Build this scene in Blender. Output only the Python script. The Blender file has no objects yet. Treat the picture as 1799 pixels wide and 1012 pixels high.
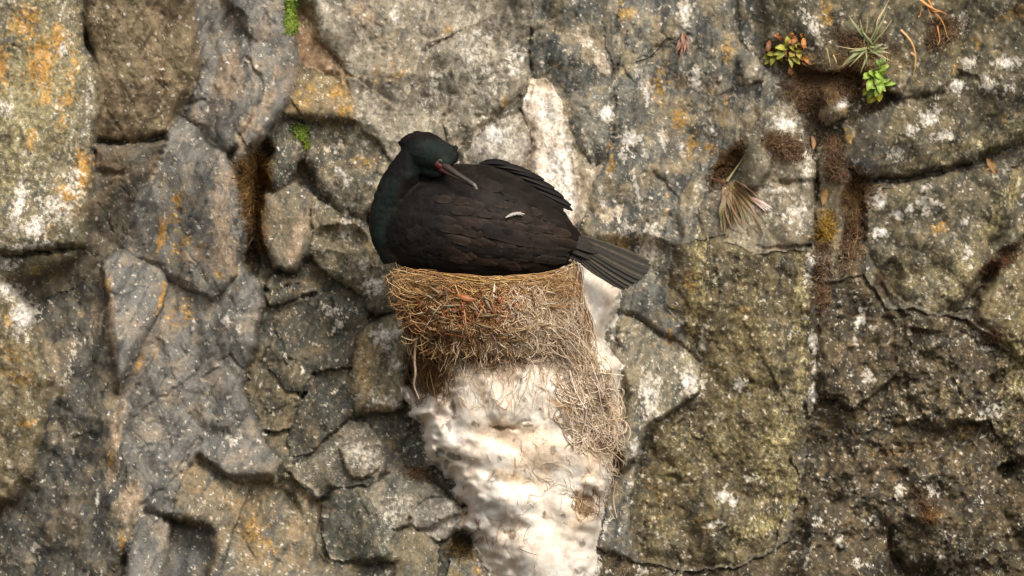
import bpy, bmesh, math, random
import numpy as np
from mathutils import Vector
from mathutils.bvhtree import BVHTree

random.seed(7); np.random.seed(7)
SC = bpy.context.scene
COL = SC.collection

# ---------------------------------------------------------------- camera
cam_d = bpy.data.cameras.new('camera'); cam = bpy.data.objects.new('camera', cam_d)
COL.objects.link(cam); SC.camera = cam
CAM_DIST = 30.0
cam.location = (0, -CAM_DIST, 0); cam.rotation_euler = (math.pi/2, 0, 0)
cam_d.sensor_width = 36; cam_d.lens = 36*CAM_DIST/1.799
cam_d.clip_start = 0.5; cam_d.clip_end = 200

# ---------------------------------------------------------------- daylight
SUN_DIR = Vector((0.32, -0.78, 0.66)).normalized()      # towards the sun
elev = math.asin(SUN_DIR.z); azim = math.atan2(SUN_DIR.x, SUN_DIR.y)
w = bpy.data.worlds.new('World'); SC.world = w; w.use_nodes = True
nt = w.node_tree; nt.nodes.clear()
sky = nt.nodes.new('ShaderNodeTexSky'); sky.sky_type = 'NISHITA'; sky.sun_disc = False
sky.sun_elevation = elev; sky.sun_rotation = azim
sky.dust_density = 4.0; sky.air_density = 1.0; sky.ozone_density = 0.6
hs = nt.nodes.new('ShaderNodeHueSaturation'); hs.inputs['Saturation'].default_value = 0.2
bg = nt.nodes.new('ShaderNodeBackground'); bg.inputs['Strength'].default_value = 0.15
wo = nt.nodes.new('ShaderNodeOutputWorld')
nt.links.new(sky.outputs[0], hs.inputs['Color']); nt.links.new(hs.outputs[0], bg.inputs[0]); nt.links.new(bg.outputs[0], wo.inputs[0])
sd = bpy.data.lights.new('sun', 'SUN'); sd.energy = 1.75; sd.angle = math.radians(18); sd.color = (1.0, 0.94, 0.84)
so = bpy.data.objects.new('sun', sd); COL.objects.link(so)
so.rotation_euler = SUN_DIR.to_track_quat('Z', 'Y').to_euler(); so.location = (3, -4, 5)
SC.view_settings.view_transform = 'Standard'; SC.view_settings.look = 'None'
SC.view_settings.gamma = 1; SC.view_settings.use_curve_mapping = False
SC.view_settings.exposure = 0.22
SC.render.engine = 'CYCLES'
SC.cycles.filter_width = 1.4
SC.cycles.max_bounces = 5; SC.cycles.diffuse_bounces = 3

# ---------------------------------------------------------------- helpers
def tag(o, label=None, cat=None, group=None, kind=None):
    if label: o['label'] = label
    if cat: o['category'] = cat
    if group: o['group'] = group
    if kind: o['kind'] = kind
    return o
def empty(name, loc):
    o = bpy.data.objects.new(name, None); COL.objects.link(o); o.location = loc
    o.empty_display_size = 0.02
    return o
def lin(c):
    c = np.asarray(c, dtype=np.float32)/255.0
    return np.where(c <= 0.04045, c/12.92, ((c+0.055)/1.055)**2.4).astype(np.float32)
def X(px): return (px-899.5)/1000.0
def Z(py): return (506.0-py)/1000.0
def P(px, py, d):                      # d: millimetres the point stands out from the mean plane of the cliff
    return np.array([X(px), -d/1000.0, Z(py)])
def mesh_np(name, V, F, mat, parent=None, col=None, smooth=True, origin=None):
    """V (n,3) float, F list/array of polygons (quads or tris as (m,k) array)."""
    V = np.asarray(V, dtype=np.float32)
    if origin is not None: V = V-np.asarray(origin, dtype=np.float32)
    F = np.asarray(F, dtype=np.int32); k = F.shape[1]
    me = bpy.data.meshes.new(name)
    me.vertices.add(len(V)); me.vertices.foreach_set('co', V.ravel())
    me.loops.add(F.size); me.loops.foreach_set('vertex_index', F.ravel())
    me.polygons.add(len(F)); me.polygons.foreach_set('loop_start', np.arange(0, F.size, k, dtype=np.int32))
    me.update(calc_edges=True)
    if smooth: me.polygons.foreach_set('use_smooth', np.ones(len(F), dtype=bool))
    if col is not None:
        a = me.color_attributes.new('tone', 'FLOAT_COLOR', 'POINT')
        c = np.ones((len(V), 4), dtype=np.float32); c[:, :3] = col
        a.data.foreach_set('color', c.ravel())
    me.materials.append(mat)
    o = bpy.data.objects.new(name, me); COL.objects.link(o)
    if parent is not None: o.parent = parent
    if origin is not None and parent is None: o.location = origin
    return o

# ---- numpy noise
_perm = np.random.RandomState(3).permutation(256).astype(np.int32); _perm = np.concatenate([_perm, _perm, _perm])
_ga = np.random.RandomState(4).rand(256)*2*np.pi
_gx = np.cos(_ga).astype(np.float32); _gy = np.sin(_ga).astype(np.float32)
_rv = np.random.RandomState(5).rand(256).astype(np.float32)
def perlin(x, y, seed=0):
    x = np.asarray(x, np.float32); y = np.asarray(y, np.float32)
    xi = np.floor(x); yi = np.floor(y); fx = x-xi; fy = y-yi
    xi = xi.astype(np.int32)+seed*17; yi = yi.astype(np.int32)+seed*31
    xa = xi & 255; xb = (xi+1) & 255; ya = yi & 255; yb = (yi+1) & 255
    h00 = _perm[_perm[xa]+ya]; h10 = _perm[_perm[xb]+ya]; h01 = _perm[_perm[xa]+yb]; h11 = _perm[_perm[xb]+yb]
    u = fx*fx*fx*(fx*(fx*6-15)+10); v = fy*fy*fy*(fy*(fy*6-15)+10)
    n00 = _gx[h00]*fx+_gy[h00]*fy; n10 = _gx[h10]*(fx-1)+_gy[h10]*fy
    n01 = _gx[h01]*fx+_gy[h01]*(fy-1); n11 = _gx[h11]*(fx-1)+_gy[h11]*(fy-1)
    a = n00+u*(n10-n00); b = n01+u*(n11-n01)
    return (a+v*(b-a))*1.5
def fbm(x, y, octv=4, seed=0, gain=0.5):
    s = 0; a = 1.0; t = 0; f = 1.0
    x = np.asarray(x, np.float32); y = np.asarray(y, np.float32); x, y = x*0.93+y*0.37, y*0.93-x*0.37
    for i in range(octv):
        s = s+a*perlin(x*f, y*f, seed+i*7); t += a; a *= gain; f *= 2.03
        x, y = x*0.788+y*0.616+3.7, y*0.788-x*0.616+1.9      # turn every octave so that the lattice never shows
    return s/t
def hash2(ix, iy, k):
    return _rv[_perm[(_perm[(ix+k*13) & 255]+iy+k*7) & 255]]
def sstep(a, b, x):
    t = np.clip((x-a)/(b-a), 0, 1); return t*t*(3-2*t)
def rot(x, y, deg):
    c, s = math.cos(math.radians(deg)), math.sin(math.radians(deg))
    return x*c+y*s, -x*s+y*c
def facets(x, y, size, tilt, seed):
    """continuous angular relief: lower envelope of randomly tilted planes around jittered cell points"""
    gx = x/size; gy = y/size
    ix = np.floor(gx).astype(np.int32); iy = np.floor(gy).astype(np.int32)
    best = None
    for dy in (-1, 0, 1):
        for dx in (-1, 0, 1):
            cx = ix+dx; cy = iy+dy
            px = cx+hash2(cx, cy, seed); py = cy+hash2(cx, cy, seed+3)
            tx = (hash2(cx, cy, seed+5)-.5)*2*tilt; ty = (hash2(cx, cy, seed+9)-.5)*2*tilt
            ex = gx-px; ey = gy-py
            v = (ex*tx+ey*ty)*0.62 + 0.85*(np.abs(ex*.9+ey*.35)+np.abs(ey*.9-ex*.35)) + hash2(cx, cy, seed+11)*0.3
            best = v if best is None else np.minimum(best, v)
    return -best
def specks(x, y, size, seed, dens):
    """soft round grains: one per jittered cell when its hash is under dens (an array); returns coverage 0..1"""
    gx = x/size; gy = y/size
    ix = np.floor(gx).astype(np.int32); iy = np.floor(gy).astype(np.int32)
    out = np.zeros_like(gx)
    for dy in (-1, 0, 1):
        for dx in (-1, 0, 1):
            cx = ix+dx; cy = iy+dy
            ex = gx-(cx+hash2(cx, cy, seed)); ey = gy-(cy+hash2(cx, cy, seed+2))
            r = 0.12+0.36*hash2(cx, cy, seed+4)**2
            on = (hash2(cx, cy, seed+6) < dens)
            out = np.maximum(out, on*sstep(1.25, 0.7, np.sqrt(ex*ex*1.3+ey*ey)/r))
    return out
def blur(A, s):
    n = int(3*s)+1; k = np.exp(-0.5*(np.arange(-n, n+1)/s)**2); k = (k/k.sum()).astype(np.float32)
    B = np.pad(A, ((n, n), (0, 0)), mode='edge'); A = sum(k[i]*B[i:i+A.shape[0]] for i in range(2*n+1))
    B = np.pad(A, ((0, 0), (n, n)), mode='edge'); return sum(k[i]*B[:, i:i+A.shape[1]] for i in range(2*n+1))
def poly_sd(x, y, poly):
    """signed distance to polygon, positive inside"""
    p = np.asarray(poly, np.float32); n = len(p)
    d = np.full(x.shape, 1e9, np.float32); ins = np.zeros(x.shape, bool)
    for i in range(n):
        ax, ay = p[i]; bx, by = p[(i+1) % n]
        ex, ey = bx-ax, by-ay; wx = x-ax; wy = y-ay
        t = np.clip((wx*ex+wy*ey)/(ex*ex+ey*ey+1e-9), 0, 1)
        d = np.minimum(d, (wx-ex*t)**2+(wy-ey*t)**2)
        if ay != by:
            c = ((ay > y) != (by > y)) & (x < (bx-ax)*(y-ay)/(by-ay)+ax); ins ^= c
    d = np.sqrt(d); return np.where(ins, d, -d)
def line_d(x, y, pts):
    d = np.full(x.shape, 1e9, np.float32)
    for (ax, ay), (bx, by) in zip(pts[:-1], pts[1:]):
        ex, ey = bx-ax, by-ay; wx = x-ax; wy = y-ay
        t = np.clip((wx*ex+wy*ey)/(ex*ex+ey*ey+1e-9), 0, 1)
        d = np.minimum(d, (wx-ex*t)**2+(wy-ey*t)**2)
    return np.sqrt(d)

# ---------------------------------------------------------------- materials
def nodes(name):
    m = bpy.data.materials.new(name); m.use_nodes = True
    t = m.node_tree; t.nodes.clear()
    o = t.nodes.new('ShaderNodeOutputMaterial'); b = t.nodes.new('ShaderNodeBsdfPrincipled')
    t.links.new(b.outputs[0], o.inputs[0]); return m, t, b
def toned(name, rough=0.8, grain=0.25, gscale=400, bump=0.3, bdist=0.002, spec=0.3, stretch=(1, 1, 1), sheen=0):
    """colour from the mesh's own tone attribute, broken up by fine procedural grain and relief"""
    m, t, b = nodes(name)
    a = t.nodes.new('ShaderNodeAttribute'); a.attribute_name = 'tone'
    tc = t.nodes.new('ShaderNodeTexCoord'); mp = t.nodes.new('ShaderNodeMapping'); mp.inputs['Scale'].default_value = stretch
    n = t.nodes.new('ShaderNodeTexNoise'); n.inputs['Scale'].default_value = gscale; n.inputs['Detail'].default_value = 4
    n.inputs['Roughness'].default_value = 0.7
    t.links.new(tc.outputs['Object'], mp.inputs[0]); t.links.new(mp.outputs[0], n.inputs['Vector'])
    mr = t.nodes.new('ShaderNodeMapRange'); mr.inputs['From Min'].default_value = 0.25; mr.inputs['From Max'].default_value = 0.75
    mr.inputs['To Min'].default_value = 1-grain; mr.inputs['To Max'].default_value = 1+grain
    t.links.new(n.outputs[0], mr.inputs[0])
    mx = t.nodes.new('ShaderNodeVectorMath'); mx.operation = 'MULTIPLY'
    t.links.new(a.outputs['Color'], mx.inputs[0]); t.links.new(mr.outputs[0], mx.inputs[1])
    t.links.new(mx.outputs[0], b.inputs['Base Color'])
    b.inputs['Roughness'].default_value = rough; b.inputs['Specular IOR Level'].default_value = spec
    if bump:
        bp = t.nodes.new('ShaderNodeBump'); bp.inputs['Strength'].default_value = bump; bp.inputs['Distance'].default_value = bdist
        t.links.new(n.outputs[0], bp.inputs['Height']); t.links.new(bp.outputs[0], b.inputs['Normal'])
    if sheen:
        b.inputs['Sheen Weight'].default_value = sheen; b.inputs['Sheen Roughness'].default_value = 0.4
    return m
M_ROCK = toned('weathered_rock', 0.88, 0.26, 300, 0.5, 0.004, 0.2)
M_GUANO = toned('dried_droppings', 0.9, 0.08, 160, 0.35, 0.003, 0.15)
M_STRAW = toned('dry_straw', 0.75, 0.2, 300, 0, 0, 0.25)
M_SOIL = toned('nest_soil', 0.95, 0.4, 180, 0.8, 0.006, 0.1)
M_LEAF = toned('leaf', 0.5, 0.2, 250, 0.1, 0.001, 0.4)
M_PLUME = toned('dark_plumage', 0.65, 0.35, 130, 0.25, 0.002, 0.12, (1.0, 1.0, 3.0))
M_FEATHER = toned('feather_vane', 0.65, 0.35, 160, 0.2, 0.001, 0.14)
M_HORN = toned('bill_horn', 0.4, 0.15, 200, 0.1, 0.001, 0.4)
M_SKIN = toned('face_skin', 0.55, 0.3, 500, 0.3, 0.001, 0.4)
M_EYE = toned('wet_eye', 0.08, 0.0, 10, 0, 0, 0.6)
# ================================================================ THE CLIFF
STEP = 1.75
GX = np.arange(-110, 1910, STEP, dtype=np.float32); GY = np.arange(-90, 1103, STEP, dtype=np.float32)
xx, yy = np.meshgrid(GX, GY)                      # millimetre coordinates across and down the wall
NY, NX = xx.shape
w1 = fbm(xx/70, yy/70, 4, 1); w2 = fbm(xx/70, yy/70, 4, 50)
w3 = fbm(xx/24, yy/24, 3, 70); w4 = fbm(xx/24, yy/24, 3, 80)
wx = xx+w1*7+w3*5; wy = yy+w2*7+w4*5                       # wavy copies used for every outline and crack
n_big = fbm(xx/260, yy/260, 4, 100)
n_mid = fbm(xx/60, yy/60, 4, 110)
n_fin = fbm(xx/16, yy/16, 4, 120, 0.6)
n_mic = fbm(xx/6, yy/6, 3, 125, 0.65)
fu, fv = rot(xx+w1*3+w3*2, yy+w2*3+w4*2, 14); fc_b = facets(fu, fv*0.7, 105, 1.0, 1)
fu, fv = rot(xx+w3*2, yy+w4*2, -31); fc_s = facets(fu, fv*0.8, 40, 1.0, 21)

# name/polygon, d depth, gx/gy slope per 100, bulge, radius, edge drop, facet, rough, colour, second colour, streak angle
def B(poly, d, gx=0, gy=0, bu=10, r=40, drop=10, fa=10, ro=4, c=(110,103,90), c2=(140,124,104), c3=(80,76,68), ang=70, label=None, white=0.15, grain=1.0):
    return dict(poly=poly, d=d, gx=gx, gy=gy, bu=bu, r=r, drop=drop, fa=fa, ro=ro, c=c, c2=c2, c3=c3, ang=ang, label=label, white=white, grain=grain)
GREY = dict(c=(122,118,110), c2=(148,135,118), c3=(98,96,91), ang=62, white=0.06)
SLATE = dict(c=(100,96,86), c2=(138,123,100), c3=(72,71,67), ang=68, white=0.12)
BROWN = dict(c=(136,118,92), c2=(124,110,84), c3=(100,86,66), ang=60, white=0.05)
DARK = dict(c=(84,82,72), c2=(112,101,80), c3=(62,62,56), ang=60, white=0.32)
PALE = dict(c=(148,138,119), c2=(118,111,98), c3=(172,161,142), ang=75, white=0.35)
WALL = dict(c=(112,109,99), c2=(148,134,108), c3=(74,76,73), ang=82, white=0.45)
OLIVE = dict(c=(104,96,76), c2=(126,114,86), c3=(74,71,60), ang=65, white=0.35)
MOSSY = dict(c=(96,86,65), c2=(112,100,72), c3=(70,63,50), ang=85, white=0.3)
MURK = dict(c=(78,68,51), c2=(95,81,58), c3=(55,50,41), ang=60, white=0.35)  # brown rock, its colours darkened further to carry the shade on that face
BL = []
def add(*a, **k): BL.append(B(*a, **k))
# --- middle recess
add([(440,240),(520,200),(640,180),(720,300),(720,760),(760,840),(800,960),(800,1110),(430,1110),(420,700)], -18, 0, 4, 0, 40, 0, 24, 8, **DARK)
# --- upper middle
add([(500,-95),(940,-95),(935,20),(870,22),(748,80),(728,140),(700,200),(636,190),(612,125),(560,100),(528,60)], 6, -2, 3, 10, 60, 8, 12, 5, **PALE)
add([(515,10),(545,5),(560,70),(620,130),(660,190),(600,200),(545,120),(526,104)], 0, 6, 6, 4, 20, 3, 16, 7, c=(150,122,94), c2=(112,92,70), c3=(170,142,112), white=0.1, label='rusty tan crumbling rock beside the green moss strip')
add([(612,130),(700,190),(728,145),(742,200),(776,205),(782,252),(800,300),(800,420),(690,420),(622,300),(618,210)], -4, -3, -3, 6, 40, 6, 10, 5, **PALE)
add([(742,92),(850,32),(872,22),(940,-95),(934,140),(912,168),(880,200),(800,266),(776,205),(740,200),(726,140)], 12, 2, -6, 12, 45, 12, 14, 4, **PALE)
add([(815,272),(868,214),(915,198),(929,240),(925,330),(830,330)], 2, 2, -4, 8, 25, 9, 8, 4, c=(172,162,146), c2=(146,136,118), c3=(190,178,162), ang=70, white=0.6)
add([(932,-95),(1052,-95),(1062,60),(1076,110),(1081,150),(1075,205),(1064,282),(1040,300),(1020,322),(1008,250),(985,172),(960,140),(932,138)], 10, 3, -2, 12, 40, 14, 16, 5, **WALL)
add([(932,140),(958,138),(985,172),(1004,250),(1014,320),(1020,385),(1000,420),(900,420),(922,310),(934,240),(918,190)], 22, 6, 5, 16, 30, 14, 10, 4, c=(226,206,184), c2=(196,172,148), c3=(236,220,202), ang=80, white=0.7, label='rock wedge whitened by droppings behind the bird')
add([(985,172),(1010,245),(1040,300),(1062,284),(1040,420),(1020,400),(1012,320)], -6, 2, 0, 6, 20, 8, 10, 4, c=(160,146,122), c2=(134,122,100), c3=(186,170,148), ang=80, white=0.5)
# --- wall right of the bird
add([(1062,-95),(1296,-95),(1302,60),(1312,130),(1298,200),(1282,260),(1240,330),(1196,430),(1200,560),(1120,560),(1040,500),(1020,400),(1045,320),(1066,285),(1078,205),(1083,140)], -8, -3, 2, 6, 50, 6, 16, 6, **WALL)
add([(1240,120),(1302,60),(1335,100),(1372,150),(1362,182),(1330,242),(1250,316),(1200,440),(1160,420),(1200,330),(1250,240)], -2, 6, 3, 10, 30, 10, 14, 5, **WALL)
add([(1300,-95),(1350,-95),(1345,70),(1325,95),(1300,70)], -14, 0, 0, 5, 30, 5, 10, 5, **WALL)
add([(1300,95),(1330,98),(1345,120),(1340,145),(1312,152),(1300,130)], 14, 0, 4, 8, 14, 9, 5, 3, c=(150,138,118), c2=(128,118,100), c3=(100,95,86), white=0.2)
# --- lower middle right
add([(1040,430),(1140,420),(1200,440),(1190,520),(1240,620),(1232,700),(1150,760),(1110,900),(1100,1110),(1040,1110),(1060,860),(1085,640)], -14, 0, 2, 4, 40, 1, 14, 6, **WALL)
add([(1120,490),(1165,505),(1205,560),(1190,600),(1140,570),(1105,552)], -14, 4, 6, 8, 25, 8, 10, 4, c=(104,104,98), c2=(126,120,106), c3=(86,87,84), white=0.15)
# --- mossy column
add([(1180,430),(1275,410),(1330,445),(1425,432),(1448,500),(1460,555),(1426,610),(1446,655),(1412,705),(1436,750),(1388,800),(1414,850),(1378,905),(1362,960),(1300,992),(1200,1004),(1128,985),(1104,900),(1122,800),(1152,740),(1222,700),(1234,640),(1212,580),(1172,540)], 12, 2, -1.6, 30, 110, 8, 22, 11, label='broad rock column crusted with yellow green lichen', **MOSSY)
add([(1088,575),(1098,553),(1150,574),(1200,608),(1230,640),(1230,690),(1196,716),(1142,742),(1122,800),(1092,832),(1082,760),(1090,640)], 26, -4, 8, 16, 30, 16, 12, 5, label='speckled boulder below the tail feathers', c=(124,116,98), c2=(150,138,112), c3=(92,88,78), white=0.8)
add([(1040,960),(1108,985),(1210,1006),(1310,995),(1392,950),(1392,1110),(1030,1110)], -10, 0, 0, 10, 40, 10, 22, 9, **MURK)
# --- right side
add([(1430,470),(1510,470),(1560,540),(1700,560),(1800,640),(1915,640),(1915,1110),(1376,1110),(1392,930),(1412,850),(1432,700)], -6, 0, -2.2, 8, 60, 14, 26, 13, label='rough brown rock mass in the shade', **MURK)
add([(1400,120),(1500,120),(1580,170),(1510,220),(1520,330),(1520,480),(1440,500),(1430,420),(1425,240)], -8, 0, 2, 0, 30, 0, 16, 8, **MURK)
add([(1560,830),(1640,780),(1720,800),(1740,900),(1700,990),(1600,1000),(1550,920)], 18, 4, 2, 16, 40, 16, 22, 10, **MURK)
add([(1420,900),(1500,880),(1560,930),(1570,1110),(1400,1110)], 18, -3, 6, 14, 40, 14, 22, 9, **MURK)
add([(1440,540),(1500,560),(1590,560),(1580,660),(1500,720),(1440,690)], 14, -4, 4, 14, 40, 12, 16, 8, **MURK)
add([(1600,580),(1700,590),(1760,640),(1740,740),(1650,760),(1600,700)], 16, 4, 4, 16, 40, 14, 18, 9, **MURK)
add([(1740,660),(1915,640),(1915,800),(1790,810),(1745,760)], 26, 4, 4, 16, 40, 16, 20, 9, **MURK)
add([(1312,238),(1348,190),(1400,176),(1416,240),(1432,292),(1432,424),(1410,438),(1330,448),(1268,425),(1302,330)], 20, 5, 2, 18, 40, 14, 10, 4, label='pale speckled block behind the red plant', c=(138,127,104), c2=(152,138,114), c3=(100,95,84), ang=80, white=0.7)
add([(1310,262),(1330,246),(1345,262),(1352,300),(1335,330),(1312,330),(1308,300)], 44, 4, 2, 14, 16, 14, 5, 3, c=(122,113,94), c2=(134,124,102), c3=(98,92,78), white=0.15, label='smooth egg shaped stone above the red plant')
add([(1436,256),(1480,255),(1497,312),(1492,362),(1480,432),(1464,486),(1450,452),(1434,420),(1440,330)], 0, 6, 0, 12, 22, 10, 8, 4, c=(132,122,98), c2=(150,136,108), c3=(104,96,80), ang=80, white=0.3)
add([(1440,160),(1468,160),(1492,185),(1488,205),(1455,222),(1440,205)], 26, 0, 3, 12, 16, 12, 6, 3, c=(160,140,104), c2=(150,136,112), c3=(120,108,86), white=0.6, label='rounded stone half covered in orange lichen')
add([(1482,225),(1512,220),(1510,262),(1495,295),(1478,285)], 10, 0, 3, 10, 14, 8, 6, 3, c=(128,112,78), c2=(140,126,96), c3=(100,92,74), white=0.2)
add([(1528,342),(1600,318),(1662,308),(1740,298),(1778,300),(1788,382),(1745,430),(1728,500),(1702,544),(1640,548),(1590,532),(1540,472),(1514,432),(1520,372)], 18, 4, -2, 26, 60, 20, 20, 7, label='rounded boulder under the leaning slab', **OLIVE)
add([(1776,292),(1915,230),(1915,460),(1800,428),(1752,470),(1738,432),(1786,382)], -4, 0, 3, 14, 40, 14, 16, 7, **OLIVE)
add([(1800,440),(1915,430),(1915,650),(1800,640),(1762,602),(1712,562),(1718,522),(1752,472)], 14, -3, 4, 24, 40, 20, 18, 8, c=(116,102,72), c2=(126,112,80), c3=(90,80,60), ang=60, white=0.25)
add([(1334,-95),(1915,-95),(1915,214),(1800,246),(1740,278),(1652,300),(1600,310),(1530,318),(1490,284),(1502,212),(1580,172),(1500,128),(1402,126),(1342,80)], 44, 3, -5, 16, 60, 22, 16, 6, label='large leaning slab at the upper right', **OLIVE)
add([(1482,288),(1512,212),(1548,200),(1560,260),(1540,316),(1516,312)], 40, 8, -6, 8, 22, 12, 8, 4, c=(98,93,84), c2=(112,104,90), c3=(80,76,70), white=0.2)
# --- middle recess blocks
add([(505,168),(526,106),(548,120),(600,130),(620,165),(624,216),(560,214),(500,206),(494,196)], -6, 4, 8, 12, 24, 14, 8, 4, c=(134,116,84), c2=(150,130,102), c3=(110,98,76), white=0.25, label='block with mustard lichen beside the green tuft')
add([(500,206),(624,217),(652,242),(704,292),(690,322),(652,372),(640,392),(600,372),(560,334),(540,300),(520,262)], -18, 2, 3, 10, 30, 8, 12, 5, c=(112,105,88), c2=(136,124,100), c3=(84,80,70), white=0.7)
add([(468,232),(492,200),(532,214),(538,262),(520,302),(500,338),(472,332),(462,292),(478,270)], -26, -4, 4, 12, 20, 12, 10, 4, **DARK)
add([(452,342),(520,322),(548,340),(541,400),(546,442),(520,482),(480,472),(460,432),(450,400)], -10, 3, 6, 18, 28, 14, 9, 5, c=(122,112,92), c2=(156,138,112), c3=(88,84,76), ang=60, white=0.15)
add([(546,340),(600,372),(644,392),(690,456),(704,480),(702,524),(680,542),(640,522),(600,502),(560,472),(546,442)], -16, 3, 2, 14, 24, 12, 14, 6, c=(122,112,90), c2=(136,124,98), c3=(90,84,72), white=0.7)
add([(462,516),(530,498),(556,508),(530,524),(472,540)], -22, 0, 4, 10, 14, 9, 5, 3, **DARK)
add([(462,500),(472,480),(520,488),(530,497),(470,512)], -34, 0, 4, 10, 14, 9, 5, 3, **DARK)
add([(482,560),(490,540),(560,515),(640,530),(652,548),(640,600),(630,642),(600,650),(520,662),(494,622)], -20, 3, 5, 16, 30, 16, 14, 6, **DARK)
add([(628,586),(660,560),(692,550),(722,560),(718,650),(708,692),(704,722),(650,722),(620,732),(615,672)], 24, -4, 2, 14, 24, 20, 8, 4, c=(136,122,92), c2=(150,136,108), c3=(104,96,78), white=0.6, label='pale angular block left of the nest')
add([(640,500),(690,490),(704,520),(698,545),(660,556),(640,540)], 8, 0, 4, 12, 18, 12, 8, 4, c=(118,110,90), c2=(140,128,104), c3=(90,86,74), white=0.7)
add([(430,690),(440,642),(492,662),(532,702),(512,752),(462,762)], -16, 0, 3, 14, 24, 12, 10, 5, c=(110,100,80), c2=(132,118,92), c3=(86,80,68), white=0.25)
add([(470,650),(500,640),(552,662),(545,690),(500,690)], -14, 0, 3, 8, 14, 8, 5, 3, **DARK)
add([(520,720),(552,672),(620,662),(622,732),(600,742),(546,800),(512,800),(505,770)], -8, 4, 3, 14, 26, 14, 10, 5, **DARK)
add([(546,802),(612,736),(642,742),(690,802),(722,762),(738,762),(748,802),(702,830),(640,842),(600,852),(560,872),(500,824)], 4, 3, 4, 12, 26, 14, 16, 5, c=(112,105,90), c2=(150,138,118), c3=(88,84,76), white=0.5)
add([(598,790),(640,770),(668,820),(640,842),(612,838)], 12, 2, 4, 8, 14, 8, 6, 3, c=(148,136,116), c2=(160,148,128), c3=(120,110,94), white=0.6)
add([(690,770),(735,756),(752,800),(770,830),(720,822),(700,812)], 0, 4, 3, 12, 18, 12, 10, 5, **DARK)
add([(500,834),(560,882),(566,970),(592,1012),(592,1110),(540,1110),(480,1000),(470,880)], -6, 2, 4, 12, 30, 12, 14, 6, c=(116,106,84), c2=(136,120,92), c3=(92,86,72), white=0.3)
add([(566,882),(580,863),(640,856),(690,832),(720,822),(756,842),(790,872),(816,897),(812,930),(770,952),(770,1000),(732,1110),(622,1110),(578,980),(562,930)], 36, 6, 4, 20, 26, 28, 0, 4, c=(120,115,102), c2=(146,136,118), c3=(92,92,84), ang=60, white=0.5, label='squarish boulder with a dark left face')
add([(566,882),(580,863),(636,858),(650,880),(690,985),(640,1000),(580,975),(562,930)], 28, 20, 2, 14, 20, 26, 6, 4, c=(98,96,84), c2=(108,104,88), c3=(84,84,76), ang=60, white=0.3)  # left face of the boulder, its shade put into these darker colours
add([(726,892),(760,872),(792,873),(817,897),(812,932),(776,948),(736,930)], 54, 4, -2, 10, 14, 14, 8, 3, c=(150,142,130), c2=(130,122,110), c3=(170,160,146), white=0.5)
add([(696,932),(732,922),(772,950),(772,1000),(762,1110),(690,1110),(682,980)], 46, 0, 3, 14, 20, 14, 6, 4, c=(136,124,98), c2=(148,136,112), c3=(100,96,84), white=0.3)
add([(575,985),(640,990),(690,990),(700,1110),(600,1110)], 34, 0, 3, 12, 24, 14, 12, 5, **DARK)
add([(790,982),(828,958),(852,985),(875,1012),(885,1110),(778,1110)], 40, 2, 3, 14, 18, 14, 8, 4, c=(118,112,98), c2=(144,128,92), c3=(96,92,84), white=0.6)
# --- left mass
add([(150,-95),(340,-95),(345,0),(352,110),(332,160),(306,206),(286,234),(240,250),(175,247),(168,235),(172,170),(162,100),(150,40)], 44, 2, -9, 10, 50, 8, 10, 8, label='brown overhanging face at the upper left', **BROWN)
add([(164,256),(240,254),(292,246),(262,314),(246,340),(206,420),(130,500),(40,542),(18,500),(150,442),(160,380)], -2, 8, -7, 6, 40, 8, 10, 4, c=(112,103,88), c2=(130,114,92), c3=(88,82,72), ang=35, white=0.06)
add([(-115,436),(0,450),(142,437),(132,456),(62,482),(12,494),(-115,480)], 34, 0, -10, 10, 18, 8, 6, 4, c=(120,112,88), c2=(140,128,98), c3=(90,84,70), white=0.6)
add([(36,542),(130,502),(182,458),(192,560),(204,640),(212,740),(224,860),(252,890),(226,960),(192,1012),(192,1110),(-115,1110),(-115,896),(0,890),(32,862),(62,812),(87,700),(82,640),(60,582)], -10, 13, 1, 10, 50, 12, 18, 5, label='dark slate slab streaked with tan lichen', **SLATE)
add([(336,-95),(396,-95),(396,10),(441,62),(432,110),(452,140),(458,165),(441,215),(416,256),(392,269),(352,226),(318,206),(336,165),(354,118),(348,60)], 34, 7, 3, 6, 40, 10, 16, 4, **GREY)
add([(392,0),(396,-95),(502,-95),(506,0),(500,30),(470,26),(441,66)], 34, -3, 5, 8, 25, 10, 12, 5, **GREY)
add([(441,66),(470,25),(503,20),(513,60),(527,106),(522,140),(506,166),(496,196),(466,236),(450,262),(430,292),(416,308),(404,276),(430,232),(456,170),(451,140),(432,110)], 30, -9, -2, 6, 26, 16, 12, 4, **GREY)
add([(285,235),(318,206),(352,226),(392,269),(332,259),(300,263),(262,314),(292,247)], 16, -6, 2, 6, 18, 9, 10, 4, **GREY)
add([(180,458),(206,438),(246,456),(284,471),(298,493),(290,530),(240,622),(206,692),(200,640),(190,560)], 26, -5, 5, 6, 24, 9, 5, 3, **GREY)
add([(298,493),(330,509),(375,531),(401,500),(421,462),(452,492),(464,540),(451,576),(453,602),(431,656),(426,692),(456,756),(466,776),(492,812),(482,842),(402,842),(352,800),(312,842),(300,915),(242,900),(216,800),(206,692),(241,622),(286,540)], 30, 7, 2, 10, 34, 20, 18, 4, label='broad grey slab crossed by diagonal cracks', **GREY)
add([(246,330),(262,314),(300,263),(332,259),(393,270),(412,306),(426,346),(435,390),(424,440),(421,462),(401,500),(375,531),(330,509),(298,493),(285,471),(246,456),(206,438),(226,395)], 36, 9, -3, 16, 40, 18, 7, 3, label='smooth grey slab with yellow lichen streaks', **GREY)
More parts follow.
